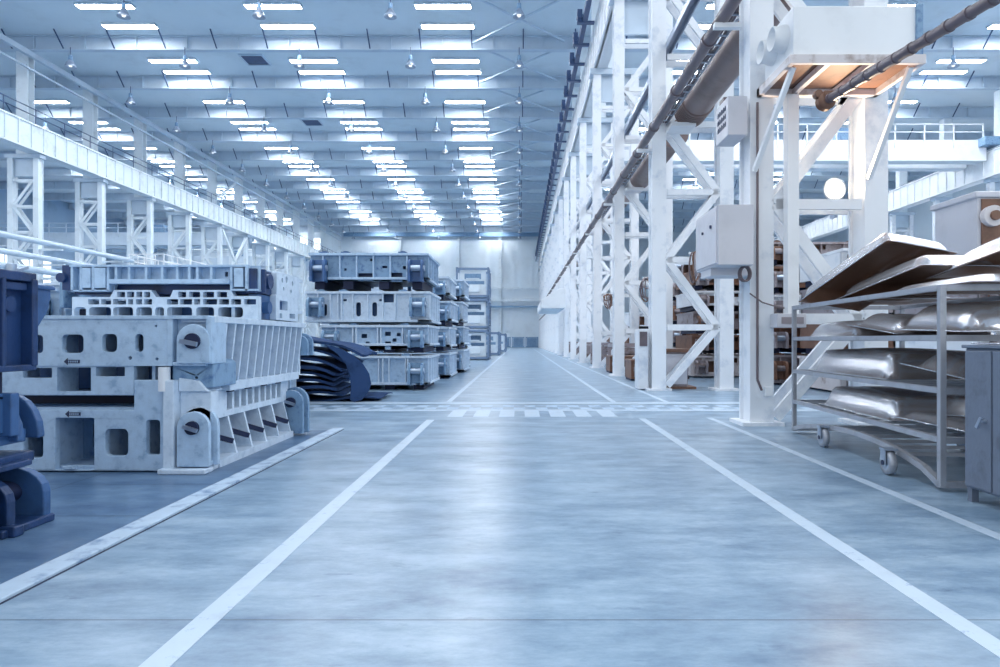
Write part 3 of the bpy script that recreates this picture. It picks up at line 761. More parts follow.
b.cyl((-3.38, 4.26, .88), (-3.38, 4.5, .88), .06, n=14); b.build('lifting_lug', 'die_deep', N2, o, bevel=.01)
N3 = thing('stamping_die', (-3.9, 3.6, 1.0), 'dark blue tall die with vertical rib topping the near stack', 'die', 'dark dies at the near end')
o = tuple(N3.location)
b = MB()
b.box(-5.0, -3.27, 2.6, 4.4, 1.0, 1.60)
b.box(-5.0, -3.2, 2.6, 4.42, 1.58, 1.64); b.box(-5.0, -3.2, 2.6, 4.42, 1.0, 1.04)
b.box(-3.3, -3.2, 4.13, 4.16, 1.03, 1.6); b.box(-3.3, -3.19, 4.37, 4.42, 1.03, 1.6); b.box(-3.3, -3.2, 3.7, 3.73, 1.03, 1.6)
b.cyl((-3.27, 4.25, 1.43), (-3.245, 4.25, 1.43), .05, n=14); b.box(-3.3, -3.22, 4.18, 4.36, 1.52, 1.57)
b.build('casting', 'die_navy', N3, o, bevel=.008)
b = MB(); b.plate([(4.42, 1.55), (4.58, 1.55), (4.58, 1.50), (4.54, 1.38), (4.42, 1.24)], [], .35, (-3.22, 0, 0), YF, ZF, (-1, 0, 0)); b.box(-3.5, -3.2, 4.42, 4.6, 1.54, 1.57)
b.build('bracket', 'die_deep', N3, o, bevel=.008)
b = MB(); b.bar((-3.28, 4.3, 1.64), (-3.28, 4.42, 1.68), .05, .02); b.cyl((-3.28, 4.3, 1.63), (-3.28, 4.3, 1.69), .03, n=10); b.build('eye_bolt', 'machined', N3, o)

def zmap(root, f):
    for ch in root.children:
        if ch.type == 'MESH':
            for v in ch.data.vertices: v.co.z = f(v.co.z)
        zmap(ch, f)
zmap(N1, lambda z: z * .66)
N2.location.z = .54; zmap(N2, lambda z: (z - .01) * 1.22)
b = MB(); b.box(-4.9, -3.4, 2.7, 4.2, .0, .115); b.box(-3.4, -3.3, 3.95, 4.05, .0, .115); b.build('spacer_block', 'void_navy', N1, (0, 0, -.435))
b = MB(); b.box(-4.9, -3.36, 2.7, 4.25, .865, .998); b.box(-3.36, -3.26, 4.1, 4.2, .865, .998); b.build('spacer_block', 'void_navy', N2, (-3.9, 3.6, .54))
for ch in N1.children:
    if ch.name.startswith('spacer_block'): ch.location = Vector((3.9, -3.6, 0))
# ------------------------------------------------------------------ curved dark sheets
def sheet(lab, pts, y0, y1, t, grp='dark curved sheets in the pile', wob=.02):
    b = MB(); n = len(pts); K = 6; vs = []; 
    for side in (0, 1):
        for i, (x, z) in enumerate(pts):
            a = Vector(pts[max(i - 1, 0)]); c = Vector(pts[min(i + 1, n - 1)]); d = (c - a).normalized(); nn = Vector((-d.y, d.x))
            for j in range(K + 1):
                y = y0 + (y1 - y0) * j / K
                z2 = z + wob * math.sin(j * 1.1 + i * .8 + y0 * 7)
                vs.append((x + nn.x * t * side, y, z2 + nn.y * t * side))
    R = K + 1; fs = []
    for side in (0, 1):
        for i in range(n - 1):
            for j in range(K):
                q = side * n * R + i * R + j; fs.append((q, q + 1, q + R + 1, q + R))
    bo = n * R
    for i in range(n - 1):
        for j in (0, K): q = i * R + j; fs.append((q, q + R, bo + q + R, bo + q))
    for i in (0, n - 1):
        for j in range(K): q = i * R + j; fs.append((q, q + 1, bo + q + 1, bo + q))
    b.add(vs, fs, True)
    ob = b.build('rubber_sheet', 'rubber_navy')
    tag(ob, lab, 'sheet', grp)
    md = ob.modifiers.new('s', 'EDGE_SPLIT'); md.split_angle = math.radians(50)
    return ob
def curve(z0, xe, drop, n=16, x0=-5.9, power=2.2):
    return [(x0 + (xe - x0) * i / n, z0 - drop * max(0, (i / n - .35) / .65) ** power + .03 * math.sin(i * .5)) for i in range(n + 1)]
zs = [(.03, -2.75, 0.0), (.16, -3.5, .08), (.30, -3.6, .12), (.45, -3.68, .17), (.60, -3.68, .22), (.75, -3.62, .28), (.92, -3.5, .36), (1.10, -3.4, .40), (1.27, -3.1, .42)]
wd = ['lowest, flat on the floor', 'second from the floor', 'third from the floor', 'fourth from the floor', 'fifth from the floor', 'fourth from the top', 'third from the top', 'second from the top', 'topmost']
for i, (z0, xe, dr) in enumerate(zs):
    sheet('dark curved sheet in the bowed pile, %s' % wd[i], curve(z0, xe, dr), 13.05 + .1 * math.sin(i * 2.1), 14.4, .05 if i else .02)
YQ = 12.85
lf = [(326, 345), (334, 346), (344, 350), (354, 356), (363, 364), (369, 374), (371, 384), (369, 391), (362, 400), (354, 402.2), (350, 400), (351, 388), (350, 376), (346, 364), (338, 354)]
b = MB(); vs = []; n = len(lf)
b.plate([(PX(a_, YQ), PZ(c_ , YQ)) for a_, c_ in lf], [], .03, (0, YQ, 0), XF, ZF, YF)
ob = b.build('rubber_sheet', 'rubber_navy', None, (PX(350, YQ), YQ, 0), bevel=.008); ob.rotation_euler = (0, 0, .35)
tag(ob, 'dark sheet bent downwards like a leaf over the pile end', 'sheet', 'dark curved sheets in the pile')

# ------------------------------------------------------------------ wire crates
def crate(lab, loc, W, D, H, mp='blue_white', mf='crate_grey', grp=None, panel=True):
    t = thing('steel_crate', loc, lab, 'crate', grp)
    w = W / 2; f = MB()
    for x in (-w + .06, w - .06):
        for y in (.06, D - .06): f.box(x - .06, x + .06, y - .06, y + .06, 0, H)
    for z in (.12, H - .1):
        f.box(-w, w, 0, .1, z - .07, z + .07); f.box(-w, w, D - .1, D, z - .07, z + .07); f.box(-w, -w + .1, 0, D, z - .07, z + .07); f.box(w - .1, w, 0, D, z - .07, z + .07)
    for i in range(1, 6):
        z = H * i / 6; f.box(w - .06, w - .03, 0, D, z - .02, z + .02)
    f.build('frame', mf, t)
    if panel:
        b = MB()
        b.plate([(-w + .2, .2), (w - .2, .2), (w - .2, H - .2), (-w + .2, H - .2)], [rr(-w * .5, w * .5, H * .62, H * .8, .02), rr(-w * .7, w * .7, H * .45, H * .56, .02)], .05, (0, .2, 0), XF, ZF, YF)
        b.box(-w * .4, w * .4, .12, .2, H * .62, H * .65); b.box(-w * .42, w * .42, .1, .2, H * .2, H * .42)
        b.build('panel', mp, t)
        MB().box(-w + .2, w - .2, .9, .95, .2, H - .2).build('back_board', 'die_mid' if mp != 'warm_grey' else mp, t)
    MB().box(-w + .1, w - .1, .08, D - .1, .1, .16).build('floor_plate', mf, t)
    return t
cr0 = crate('bottom wire crate of the three-high crate tower', (-2.85, 40, 0), 2.0, 2.4, 1.85, grp='three-high crate tower')
dup(cr0, (-2.85, 40, 1.86), 'middle wire crate of the three-high crate tower'); dup(cr0, (-2.85, 40, 3.72), 'top wire crate of the three-high crate tower')
for i, (x, y) in enumerate(((-2.6, 52), (-2.7, 58), (-2.4, 66), (-2.5, 74))):
    c = dup(cr0, (x, y, 0), '%s low crate along the aisle beyond the crate tower' % ORD[i], 'low crates beyond the tower'); 
cre = crate('first crate against the end wall of the aisle', (-2.5, 106, 0), 2.0, 2.4, 1.7, 'die_mid', 'die_mid', 'crates at the end wall')
for i, x in enumerate((-2.2, .0, 2.2)):
    if i: dup(cre, (x - .3, 106, 0), '%s crate against the end wall of the aisle' % ('first', 'middle', 'last')[i], 'crates at the end wall')

# ------------------------------------------------------------------ pipes and ducts on the aisle columns
p = thing('service_pipe', (2.92, 5.5, 5.84), 'brown-grey service pipe running along the aisle columns', 'pipe')
b = MB()
for i in range(11): y = 4.1 + i * 6.3; b.box(-.13, .25, y - .05, y + .05, -.16, -.09)
b.build('bracket', 'white_paint', p)
b = MB(); b.cyl((0, 0, 0), (0, 66, 0), .095, n=18)
for i in range(30): y = .6 + i * 2.1; b.cyl((0, y, 0), (0, y + .09, 0), .115, n=16)
b.build('pipe', 'pipe_grey', p)
p = thing('air_duct', (3.95, 9.85, 6.5), 'fat brown air duct lying between the legs of the aisle columns', 'duct')
MB().cyl((0, 0, 0), (0, 5.6, 0), .34, n=32).build('duct', 'duct_brown', p)
b = MB()
for i in range(8): y = 4.9 + i * .1; b.cyl((0, y, 0), (0, y + .04, 0), .375, n=32)
b.build('end_collar', 'duct_brown', p)
MB().box(-.5, .05, 5.3, 5.95, -.43, -.35).build('bracket', 'white_paint', p)
p = thing('air_duct', (3.95, 17.2, 6.5), 'shorter brown air duct farther along the aisle columns', 'duct')
MB().cyl((0, 0, 0), (0, 4.7, 0), .34, n=32).build('duct', 'duct_brown', p); MB().cyl((0, -.1, 0), (0, .0, 0), .38, n=32).build('end_collar', 'duct_brown', p); MB().box(-.5, .05, 4.4, 4.95, -.43, -.35).build('bracket', 'white_paint', p)
p = thing('cable_tray', (3.35, 6.5, 6.3), 'grey cable tray beside the fat brown duct', 'cable tray')
b = MB(); b.box(-.14, -.12, 0, 22, 0, .1); b.box(.12, .14, 0, 22, 0, .1)
for i in range(60): b.box(-.12, .12, i * .36, i * .36 + .04, 0, .02)
b.build('tray', 'zinc', p)
b = MB()
for k in range(4):
    b.tube([(-.09 + .06 * k + .015 * math.sin(i * 1.7 + k), i * .5, .05 + .02 * math.sin(i * 2.3 + k * 2)) for i in range(44)], .025, 6)
b.build('cable', 'pipe_grey', p)
p = thing('support_strut', (3.55, 8.6, 8.2), 'long white channel running above the fat brown duct', 'channel')
b = MB(); b.box(-.1, .1, 0, 40, 0, .03); b.box(-.1, -.07, 0, 40, -.12, 0); b.box(.07, .1, 0, 40, -.12, 0); b.build('channel', 'zinc', p)
p = thing('air_duct', (5.6, 8.0, 8.6), 'thin grey duct beyond the fat brown duct', 'duct')
MB().cyl((0, 0, 0), (0, 60, 0), .22, n=20).build('duct', 'duct_brown', p)
b = MB()
for i in range(9): b.box(-.5, .1, 1.5 + 6.3 * i, 1.6 + 6.3 * i, -.3, -.22)
b.build('bracket_lattice', 'white_paint', p)
p = thing('service_pipe', (3.0, 50, 4.2), 'slim pipe low on the distant aisle columns', 'pipe')
MB().cyl((-.1, 0, 0), (-.1, 50, 0), .08, n=10).build('pipe', 'pipe_grey', p)

# ------------------------------------------------------------------ ventilation unit
H = thing('ventilation_unit', (4.13, 8.65, 4.67), 'big white ventilation box with two round nozzles on a bracket platform', 'ventilation unit')
o = tuple(H.location)
MB().box(3.36, 4.90, 8.2, 9.15, 4.69, 5.31).build('housing', 'white_paint', H, o, bevel=.012)
for i, y in enumerate((8.47, 8.86)):
    b = MB(); b.lathe((3.36, y, 5.02), [(.17, .0), (.17, -.03), (.145, -.10), (.15, -.17), (.135, -.17), (.12, -.08), (.0, -.02)], 24, 'x'); b.build('nozzle', 'white_paint', H, o)
b = MB()
b.box(3.3, 4.96, 8.14, 8.2, 4.58, 4.69); b.box(3.3, 3.36, 8.2, 9.3, 4.58, 4.69); b.box(4.9, 4.96, 8.2, 9.3, 4.58, 4.69); b.box(3.3, 4.96, 9.2, 9.3, 4.58, 4.69)
for x in (3.75, 4.3): b.box(x, x + .07, 8.2, 9.2, 4.58, 4.66)
b.build('platform', 'warm_white', H, o, bevel=.005)
MB().box(3.36, 4.9, 8.2, 9.2, 4.665, 4.685).build('drip_tray', 'dark_brown', H, o)
MB().bar((3.4, 8.3, 4.6), (3.26, 9.28, 3.55), .06, .06).build('strut', 'white_paint', H, o)
MB().bar((4.86, 8.3, 4.6), (4.86, 9.28, 3.45), .06, .06).build('strut', 'white_paint', H, o)
b = MB(); b.box(4.9, 4.93, 8.22, 9.1, 4.72, 5.28); b.box(4.86, 4.94, 8.17, 8.21, 4.69, 5.32); b.build('filter_grille', 'die_mid', H, o)
dd = thing('drop_duct', (3.74, 9.23, 1.4), 'slim white drop duct in front of the big column ending in an outlet box', 'duct')
MB().box(-.08, .08, -.11, .05, .14, 3.17).build('duct', 'white_paint', dd, bevel=.008)
b = MB(); b.box(-.26, .14, -.2, .06, -.03, .16); ob = b.build('outlet_box', 'box_grey', dd, bevel=.01)
b = MB(); b.box(-.2, .1, -.206, -.2, .02, .11); b.build('outlet_grille', 'warm_grey', ob)
hb = thing('pipe_bundle', (3.6, 6.2, 4.3), 'dark taped pipe bundle with a hook end before the ventilation box', 'pipe')
P0, P1 = Vector((3.50, 7.6, PZ(100, 7.6))), Vector((3.56, 4.6, PZ(-20, 4.6) + .05))
b = MB(); b.cyl(P0, P1, .048, n=16); b.cyl(P0 + Vector((.05, -.5, .04)), P1 + Vector((.06, 0, .03)), .028, n=12)
for i in range(12):
    a = P0.lerp(P1, i / 12 + .02); c = P0.lerp(P1, i / 12 + .035); b.cyl(a, c, .056, n=16)
b.build('pipe', 'pipe_grey', hb, hb.location)
b = MB(); b.lathe(P0 + Vector((-.02, 0, -.02)), [(.0, -.04), (.10, -.04), (.07, 0), (.10, .04), (.0, .04)], 20, 'y'); b.cyl(P0 + Vector((-.1, -.02, .07)), P0 + Vector((-.1, .06, .07)), .045, n=12)
b.box(P0.x - .05, P0.x + .1, P0.y - .05, P0.y + .03, P0.z - .02, P0.z + .09); b.build('hook_block', 'dark_brown', hb, hb.location)
# cabinets on the first column
def cabinet(name, lab, x0, x1, y0, y1, z0, z1, m='box_grey'):
    t = thing(name, ((x0 + x1) / 2, (y0 + y1) / 2, z0), lab, 'electrical cabinet'); o = tuple(t.location)
    MB().box(x0, x1, y0, y1, z0, z1).build('body', m, t, o, bevel=.012)
    return t, o
t, o = cabinet('electrical_cabinet', 'grey electrical cabinet hung on the aisle side of the big column', 2.64, 3.12, 8.9, 9.98, 2.2, 3.01)
d = MB().box(2.622, 2.64, 8.93, 9.95, 2.23, 2.98).build('door', 'box_grey', t, o, bevel=.006)
b = MB(); b.cyl((2.622, 9.15, 2.75), (2.60, 9.15, 2.75), .025, n=12); b.cyl((2.622, 9.55, 2.72), (2.60, 9.55, 2.72), .02, n=12); b.build('lock', 'ink', d, o)
MB().box(2.66, 3.18, 9.3, 9.8, 2.1, 2.2).build('mounting_bracket', 'box_grey', t, o)
t, o = cabinet('control_box', 'small control box with lettering high on the big column', 2.87, 3.14, 9.2, 9.78, 4.03, 4.57)
b = MB()
for r in range(3):
    y = 9.3
    z = 4.40 - r * .11
    for kx in range(5):
        w = .035 + .02 * ((kx * 7 + r * 3) % 3); b.box(2.862, 2.87, y, y + w, z, z + .055); b.box(2.861, 2.869, y + w * .3, y + w * .6, z + .012, z + .07); y += w + .03
b.build('lettering', 'ink', t, o)
MB().box(2.9, 3.16, 9.5, 9.7, 4.57, 4.66).build('mounting_bracket', 'pipe_grey', t, o)
c = thing('conduit', (3.3, 9.27, .3), 'thin grey conduit down the front of the big column', 'conduit')
MB().tube([(0, 0, 4.2), (0, 0, 1.2), (.0, 0, .35), (.06, 0, .2)], .018, 8).build('tube', 'pipe_grey', c)
MB().box(.1, .2, -.03, .04, .12, .25).build('junction_box', 'white_paint', c, bevel=.006)
b = MB(); b.tube([(-.1, .02, 1.55), (.05, -.05, 1.42), (.2, -.08, 1.37), (.35, -.06, 1.34)], .01, 6); b.build('cable', 'pipe_grey', c)
# hose coil under the cabinet
hz = thing('hose_coil', (3.05, 9.1, 2.1), 'coiled cable hanging at the foot of the electrical cabinet', 'hose')
for k in range(3):
    b = MB(); b.tube([(.07 * math.cos(a) + .01 * k, -.02 * k, .1 * math.sin(a)) for a in [2 * math.pi * i / 18 for i in range(19)]], .012, 6); b.build('loop', 'pipe_grey', hz)
# floor cabinet beside second column
t, o = cabinet('switch_cabinet', 'grey floor cabinet at the foot of the second column', 3.55, 4.1, 16.3, 17.2, .06, .9, 'warm_grey')
MB().box(3.5, 4.3, 16.25, 17.25, .0, .06).build('plinth', 'dark_brown', t, o)
MB().box(3.57, 4.08, 16.28, 16.3, .12, .86).build('door', 'box_grey', t, o, bevel=.006)
MB().box(3.5, 4.15, 16.22, 17.25, .9, .98).build('lid', 'dark_brown', t, o)
t, o = cabinet('switch_cabinet', 'slim white floor cabinet before the second column', 2.84, 3.08, 16.0, 16.5, .02, 1.45, 'white_worn')
MB().box(2.87, 3.05, 15.98, 16.0, 1.05, 1.4).build('window_panel', 'pipe_grey', t, o)
# tangled hoses on the columns
for j, (x, y, z, lab) in enumerate(((3.62, 19, 3.05, 'tangled hoses hung before the third aisle column'), (3.5, 26.5, 3.1, 'tangled hoses on the fourth aisle column'), (4.05, 15.5, 3.3, 'grey hose bundle hanging between the legs of the second column'))):
    hz = thing('hose_bundle', (x, y, z), lab, 'hose')
    for k in range(9):
        r = random.Random(j * 10 + k); b = MB(); R1, R2 = r.uniform(.08, .22), r.uniform(.12, .34); th = r.uniform(-1.2, 1.2); dx = r.uniform(-.1, .3)
        b.tube([(dx + R1 * math.cos(a_) * math.cos(th), R1 * math.cos(a_) * math.sin(th) - .04 * k, -.1 - R2 + R2 * math.sin(a_) + .02 * math.sin(3 * a_ + k)) for a_ in [2 * math.pi * i / 20 for i in range(21)]], .02, 6); b.build('hose', ('pipe_grey', 'warm_grey', 'dark_brown')[k % 3], hz)
    b = MB(); b.box(-.1, .3, .05, .12, -.1, -.05); b.build('hanger', 'white_paint', hz)

# far hood over the aisle
h = thing('ventilation_hood', (2.2, 44, 3.3), 'distant white hood jutting from the columns over the aisle', 'hood')
b = MB(); b.plate([(-.8, .0), (.8, .0), (.8, 1.3), (.4, 1.3), (-.8, .55)], [], 9, (0, 0, 0), XF, ZF, YF); b.build('body', 'white_paint', h, bevel=.02)
MB().box(-.7, .7, .2, 8.8, -.05, .0).build('filter_grille', 'blue_white', h)

# ------------------------------------------------------------------ rack of silver panels
rack_pos = Vector((3.32, 5.27, 0)); rang = math.atan2(.20, 3.33)
RL, RW, RH = 3.34, 1.35, 1.64
R = thing('panel_rack', rack_pos, 'grey wheeled steel rack loaded with stamped silver car panels', 'rack', rz=-rang)
# local: y along the aisle, x away from it
pw = .05
for (x, y) in ((0, 0), (0, RL), (RW, 0), (RW, RL)):
    MB().box(x, x + pw, y, y + pw, .03, RH).build('post', 'rack_steel', R, bevel=.004)
for z in (.43, .82, 1.24, RH):
    b = MB()
    b.box(.05, RW, 0, pw, z - .05, z); b.box(.05, RW, RL, RL + pw, z - .05, z); b.box(0, pw, .05, RL, z - .045, z + .0); b.box(RW, RW + pw, .05, RL, z - .045, z)
    if z < 1.6:
        for i in range(1, 12): b.box(.05, RW, RL * i / 12 - .015, RL * i / 12 + .015, z - .03, z - .005)
        for x in (.45, .9): b.box(x - .015, x + .015, .05, RL, z - .05, z - .03)
    b.build('shelf', 'rack_steel', R)
def arch(x):
    b = MB(); pts = []
    for i in range(15):
        t = i / 14; pts.append((x, .03 + (RL - .01) * t, .05 + .20 * (math.sin(math.pi * min(1, max(0, t)) ** .85)) ** .75))
    for a, c in zip(pts[:-1], pts[1:]): b.bar(a, c, .05, .05)
    return b
arch(.025).build('bowed_rail', 'rack_steel', R); arch(RW + .025).build('bowed_rail', 'rack_steel', R)
b = MB(); b.box(.05, RW, 0, pw, .03, .08); b.box(.05, RW, RL, RL + pw, .03, .08)
for i in range(3, 12): y = RL * i / 14; b.box(.05, RW, y, y + .03, .05 + .2 * math.sin(math.pi * i / 14) ** .75 - .03, .05 + .2 * math.sin(math.pi * i / 14) ** .75)
b.build('cross_rail', 'rack_steel', R)
for (x, y) in ((-.06, 2.2), (-.09, .66), (RW, 2.02), (RW, .55)):
    c = MB(); c.box(x - .05, x + .07, y - .05, y + .05, .222, .24); c.box(x - .04, x - .03, y - .035, y + .05, .09, .23); c.box(x + .045, x + .055, y - .035, y + .05, .09, .23)
    cs = c.build('caster', 'zinc', R)
    b = MB(); b.lathe((x + .0075, y, .111), [(.07, -.03), (.104, -.028), (.11, 0), (.104, .028), (.07, .03)], 24, 'x'); b.build('tyre', 'rack_steel', cs)
    b = MB(); b.cyl((x - .022, y, .111), (x + .037, y, .111), .072, n=20); b.build('wheel', 'zinc', cs)
    b = MB(); b.cyl((x - .05, y, .111), (x + .065, y, .111), .022, n=12); b.build('axle', 'ink', cs)

def panel(lab, loc, rot, L, W, Hh, rad=.16, creases=2, m='silver', flange=.05, taper=0.0, cutout=False, name='car_panel', pitch=0.0):
    nx, ny = 26, 40; vs = []; fs = []
    for j in range(ny + 1):
        for i in range(nx + 1):
            u = i / nx * 2 - 1; v = j / ny * 2 - 1
            # cluster samples at the edges
            u = math.copysign(abs(u) ** .8, u); v = math.copysign(abs(v) ** .85, v)
            wx = W / 2 * (1 - taper * (v * .5 + .5))
            x, y = u * wx, v * L / 2
            dx = wx - flange - abs(x); dy = L / 2 - flange - abs(y)
            def ss(d): t = min(1, max(0, d / rad)); return math.sin(t * math.pi / 2) ** .75 if t > 0 else 0
            # rounded corner distance
            if dx < rad and dy < rad: dd_ = rad - math.hypot(rad - dx, rad - dy)
            else: dd_ = min(dx, dy)
            z = Hh * ss(dd_)
            z += .10 * Hh * (1 - u * u) * (1 - v * v) * 1.6
            for c in range(creases):
                uc = (-.5 + c) * .9 if creases > 1 else 0
                z -= .10 * Hh * math.exp(-((u - uc * (1 - .3 * v)) / .07) ** 2) * (1 if abs(v) < .75 else 0.3) * (1 if z > .5 * Hh else 0)
            z += pitch * v * v * L
            vs.append((x, y, z))
    R_ = nx + 1
    for j in range(ny):
        for i in range(nx):
            if cutout and 9 < i < 17 and 12 < j < 28: continue
            q = j * R_ + i; fs.append((q, q + 1, q + R_ + 1, q + R_))
    b = MB(); b.add(vs, fs, True)
    ob = b.build(name, 'underside_shade'); ob.data.materials.append(M[m]); ob.location = loc; ob.rotation_euler = rot
    tag(ob, lab, 'car panel', 'silver panels on the wheeled rack')
    md = ob.modifiers.new('t', 'SOLIDIFY'); md.thickness = .008; md.offset = 1; md.material_offset = 1; md.material_offset_rim = 1
    return ob
def RP(x, y, z): # rack-local to world
    c, s = math.cos(-rang), math.sin(-rang); return (rack_pos.x + x * c - y * s, rack_pos.y + x * s + y * c, z)
rz = -rang
panel('deep silver hood panel on the lowest shelf above the bowed rail', RP(.72, 1.95, .435), (0, 0, rz), 1.75, 1.2, .21, rad=.11)
panel('flat silver panel lying askew at the near end of the lowest shelf', RP(.6, .55, .45), (.04, .08, rz + .25), .9, .95, .06, rad=.1, cutout=True)
panel('deep silver hood panel on the middle shelf', RP(.72, 2.15, .825), (0, 0, rz), 1.95, 1.2, .25, rad=.12)
panel('bent silver fender on the middle shelf at the near end', RP(.62, .52, .85), (.12, .2, rz + .15), .8, .95, .18, rad=.22, cutout=True)
panel('shallow silver door panel on the upper shelf, farther end', RP(.66, 2.5, 1.245), (0, 0, rz), 1.5, 1.15, .16)
panel('silver panel leaning amid the upper shelf', RP(.7, 1.55, 1.29), (.10, .05, rz), 1.1, 1.1, .14, rad=.2, cutout=True)
panel('wide silver hood panel at the near end of the upper shelf', RP(.72, .45, 1.30), (.03, -.02, rz), 1.25, 1.25, .20, rad=.25)
panel('tilted silver hood panel propped on top of the rack', (4.02, 7.62, 1.90), (-.385, .13, .2), 1.5, .86, .17, rad=.1, creases=2, flange=.02)
panel('flat silver panel lying on top of the rack beneath the tilted hood', (4.2, 7.1, 1.79), (-.17, .0, .1), 1.5, .95, .15, rad=.2, creases=0, flange=.03)
panel('big silver panel overhanging the near top corner of the rack', (4.62, 5.85, 1.93), (-.10, -.06, -.1), 1.5, 1.3, .20, rad=.35, creases=1)
panel('silver panel flat on the rack top at the near end', RP(.75, .6, 1.655), (0, .0, rz), 1.5, 1.2, .07, rad=.2, creases=0)
panel('thin silver panel low on the rack top at its farther end', RP(.75, 2.55, 1.65), (0, .0, rz), 1.3, 1.15, .05, rad=.2, creases=0)

# metal cabinet by the rack
C = thing('tool_cabinet', (3.75, 4.5, 0), 'dark grey metal cabinet with a door handle at the near end of the rack', 'cabinet')
o = tuple(C.location)
MB().box(3.34, 4.1, 3.9, 5.0, .1, 1.14).build('body', 'cabinet_grey', C, o, bevel=.01)
MB().box(3.32, 4.13, 3.88, 5.02, 1.14, 1.165).build('top', 'cabinet_grey', C, o, bevel=.005)
for (y0, y1) in ((4.71, 4.985), (4.3, 4.695)):
    d = MB().box(3.325, 3.34, y0, y1, .12, 1.12).build('door', 'cabinet_grey', C, o, bevel=.004)
    yh = y0 + .05
    b = MB(); b.cyl((3.325, yh, .62), (3.29, yh, .62), .012, n=10); b.bar((3.29, yh, .645), (3.285, yh + .04, .57), .016, .022); b.build('handle', 'zinc', d, o)
for (x, y) in ((3.37, 4.96), (3.37, 3.95), (4.06, 4.96), (4.06, 3.95)): MB().box(x - .025, x + .025, y - .025, y + .025, 0, .1).build('foot', 'cabinet_grey', C, o)
panel('crumpled silver panel resting on the metal cabinet', (3.8, 4.6, 1.17), (.02, 0, .3), .9, .7, .06, rad=.2, creases=1)

# ------------------------------------------------------------------ bay beyond the columns
WW = ('warm_white', 'dark_brown', 'warm_grey'); WG = ('warm_grey', 'dark_brown', 'dark_brown'); W2 = ('white_worn', 'dark_brown', 'warm_grey')
pile(8.1, 9.6, 'the stack rising behind the silver panel rack', (.7, .65, .65), 2.8, 2.4, (WW, W2, WG))
t = thing('press_block', (7.8, 9.7, 2.17), 'white block with a round boss standing on the stack behind the rack', 'block'); 
b = MB(); b.box(-1.15, .3, 0, 1.0, .02, 1.16); b.box(-1.2, .35, -.04, 1.05, 1.1, 1.19); b.build('body', 'box_grey', t, bevel=.02)
b = MB(); b.box(.3, 1.2, .05, 1.0, .0, 1.2); b.build('side_body', 'warm_grey', t, bevel=.02)
MB().box(-1.1, .3, -.03, 0, .06, 1.08).build('front_plate', 'dark_brown', t, bevel=.01)
b = MB(); b.cyl((-.98, -.12, .82), (-.98, -.02, .82), .15, n=24); b.build('boss', 'warm_white', t); MB().cyl((-.98, -.16, .82), (-.98, -.11, .82), .07, n=18).build('bolt', 'dark_brown', t)
n_ = ['beside the first column', 'past the first column', 'between the first and second columns', 'past the second column', 'beyond the third column', 'past the fourth column', 'past the fifth column', 'past the sixth column', 'deep in the bay', 'near the deep end of the bay']
BR = ('warm_grey', 'dark_brown', 'dark_brown'); BW = ('dark_brown', 'void_brown', 'warm_grey')
for i, (x, y, hs) in enumerate(((8.6, 14.6, (.8, .75, .8, .7)), (8.1, 17.8, (.8, .7, .8, .7, .6)), (7.0, 21.2, (.7, .6, .7, .6, .6)), (11.8, 18.6, (.9, .9, .9, .8)), (7.3, 26.0, (.9, .8, .9, .8, .8)),
                                (6.6, 31.5, (.8, .8, .8)), (6.6, 37, (.9, .8)), (11, 33, (.9, .9, .8)), (14.8, 25, (.9, .9, .9, .9)), (15.5, 18, (.9, .9, .9, .9)))):
    pile(x, y, 'the brownish stack %s' % n_[i], hs, 3.0, 2.4, (BR, BW, W2, BW) if i % 2 else (WW, BW, BR, W2, BW), lugs=i < 6, big=True)
crw = crate('first crate standing between the legs of the aisle columns', (4.2, 25.4, 0), 1.3, 1.6, 1.1, 'warm_grey', 'warm_grey', 'crates between aisle columns')
for i, (x, y) in enumerate(((4.2, 25.4), (4.2, 32), (4.2, 38.5), (4.2, 51))):
    if i: dup(crw, (x, y, 0), '%s crate standing between the legs of the aisle columns' % ORD[i], 'crates between aisle columns')
for i, (x, y) in enumerate(((4.1, 19.2), (4.1, 22.9 + .9))):
    ribbed_die('low die between the aisle columns, %s from the second column' % ORD[i], (x, y + .3, 0), 1.7, 1.3, .62, (.15, .5, .85), (), windows=((.3, .5, .3, .2),), mats=('dark_brown', 'dark_brown', 'warm_grey'), bev=0, foot=.06)

# floodlight added on the big column to warm the tones nearby
fl = thing('tint_lamp', (PX(833, 9.87), 9.87, PZ(190, 9.87)), 'added warm floodlight mounted between the legs of the big column', 'tint_lamp')
MB().lathe((0, 0, 0), [(.0, .1), (.07, .09), (.14, .02), (.17, -.06), (.16, -.06), (.13, .02), (.0, .07)], 24, 'y').build('reflector', 'zinc', fl)
MB().lathe((0, -.06, 0), [(.0, -.03), (.08, -.025), (.14, .0), (.0, .02)], 24, 'y').build('lens', 'warm_light', fl)
b = MB(); b.box(-.02, .02, -.1, .06, -.42, -.2); b.box(-.25, .25, -.02, .06, -.24, -.2); b.build('bracket', 'zinc', fl)

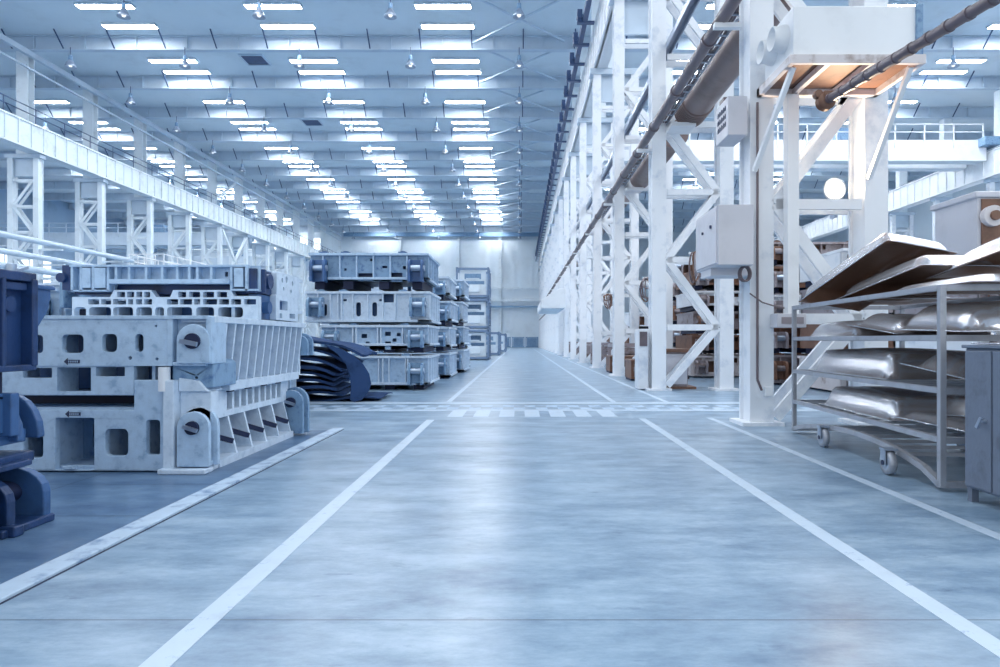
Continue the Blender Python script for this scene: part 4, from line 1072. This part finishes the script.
# ------------------------------------------------------------------ light
def area(name, loc, sx, sy, power, color=(0.96, 0.985, 1.0), rot=(0, 0, 0)):
    l = bpy.data.lights.new(name, 'AREA'); l.shape = 'RECTANGLE'; l.size = sx; l.size_y = sy; l.energy = power; l.color = color
    ob = bpy.data.objects.new(name, l); COL.objects.link(ob); ob.location = loc; ob.rotation_euler = rot
    return ob
# the strip lights of the bays above and behind the camera
for y in (2, 8, 14, 20, 26, 32):
    for x in (-46, -37, -23.2, -13.8, -4.3, 12, 20.5, 29.5):
        area('strip_lamp', (x, y, ROOF - .2), 3.0, .6, 400 if x > 5 else 215)
l = bpy.data.lights.new('tint_lamp_spot', 'SPOT'); l.energy = 230; l.color = (1.0, .76, .5); l.shadow_soft_size = .15; l.spot_size = math.radians(130); l.spot_blend = .5  # spot of the added lamp, aimed up for warm tint
ob = bpy.data.objects.new('tint_lamp_spot', l); COL.objects.link(ob); ob.location = (PX(833, 9.87), 9.62, PZ(190, 9.87))
ob.rotation_euler = Vector((-.1, -1.1, .7)).to_track_quat('-Z', 'Y').to_euler()

w = bpy.data.worlds.new('World'); sc.world = w; w.use_nodes = True
bg = w.node_tree.nodes['Background']; bg.inputs['Color'].default_value = (.90, .96, 1.0, 1); bg.inputs['Strength'].default_value = 0.9

cam = bpy.data.cameras.new('Camera'); cam.lens = 24.0; cam.sensor_width = 36.0; cam.sensor_fit = 'HORIZONTAL'
cam.lens = F * 36.0 / 1000.0
cam.shift_x = -(VX - 500) / 1000.0; cam.shift_y = (VY - 333.5) / 1000.0
cam.clip_end = 400
co = bpy.data.objects.new('Camera', cam); COL.objects.link(co); co.location = (0, 0, CH); co.rotation_euler = (math.pi / 2, 0, 0)
sc.camera = co
vs = sc.view_settings
sc.display_settings.display_device = 'sRGB'
vs.view_transform = 'Standard'; vs.look = 'None'; vs.exposure = 0.35; vs.gamma = 1.0; vs.use_curve_mapping = False
cy = sc.cycles
cy.max_bounces = 6; cy.diffuse_bounces = 4; cy.glossy_bounces = 3; cy.sample_clamp_indirect = 6.0
cy.use_denoising = True; cy.caustics_reflective = False; cy.caustics_refractive = False
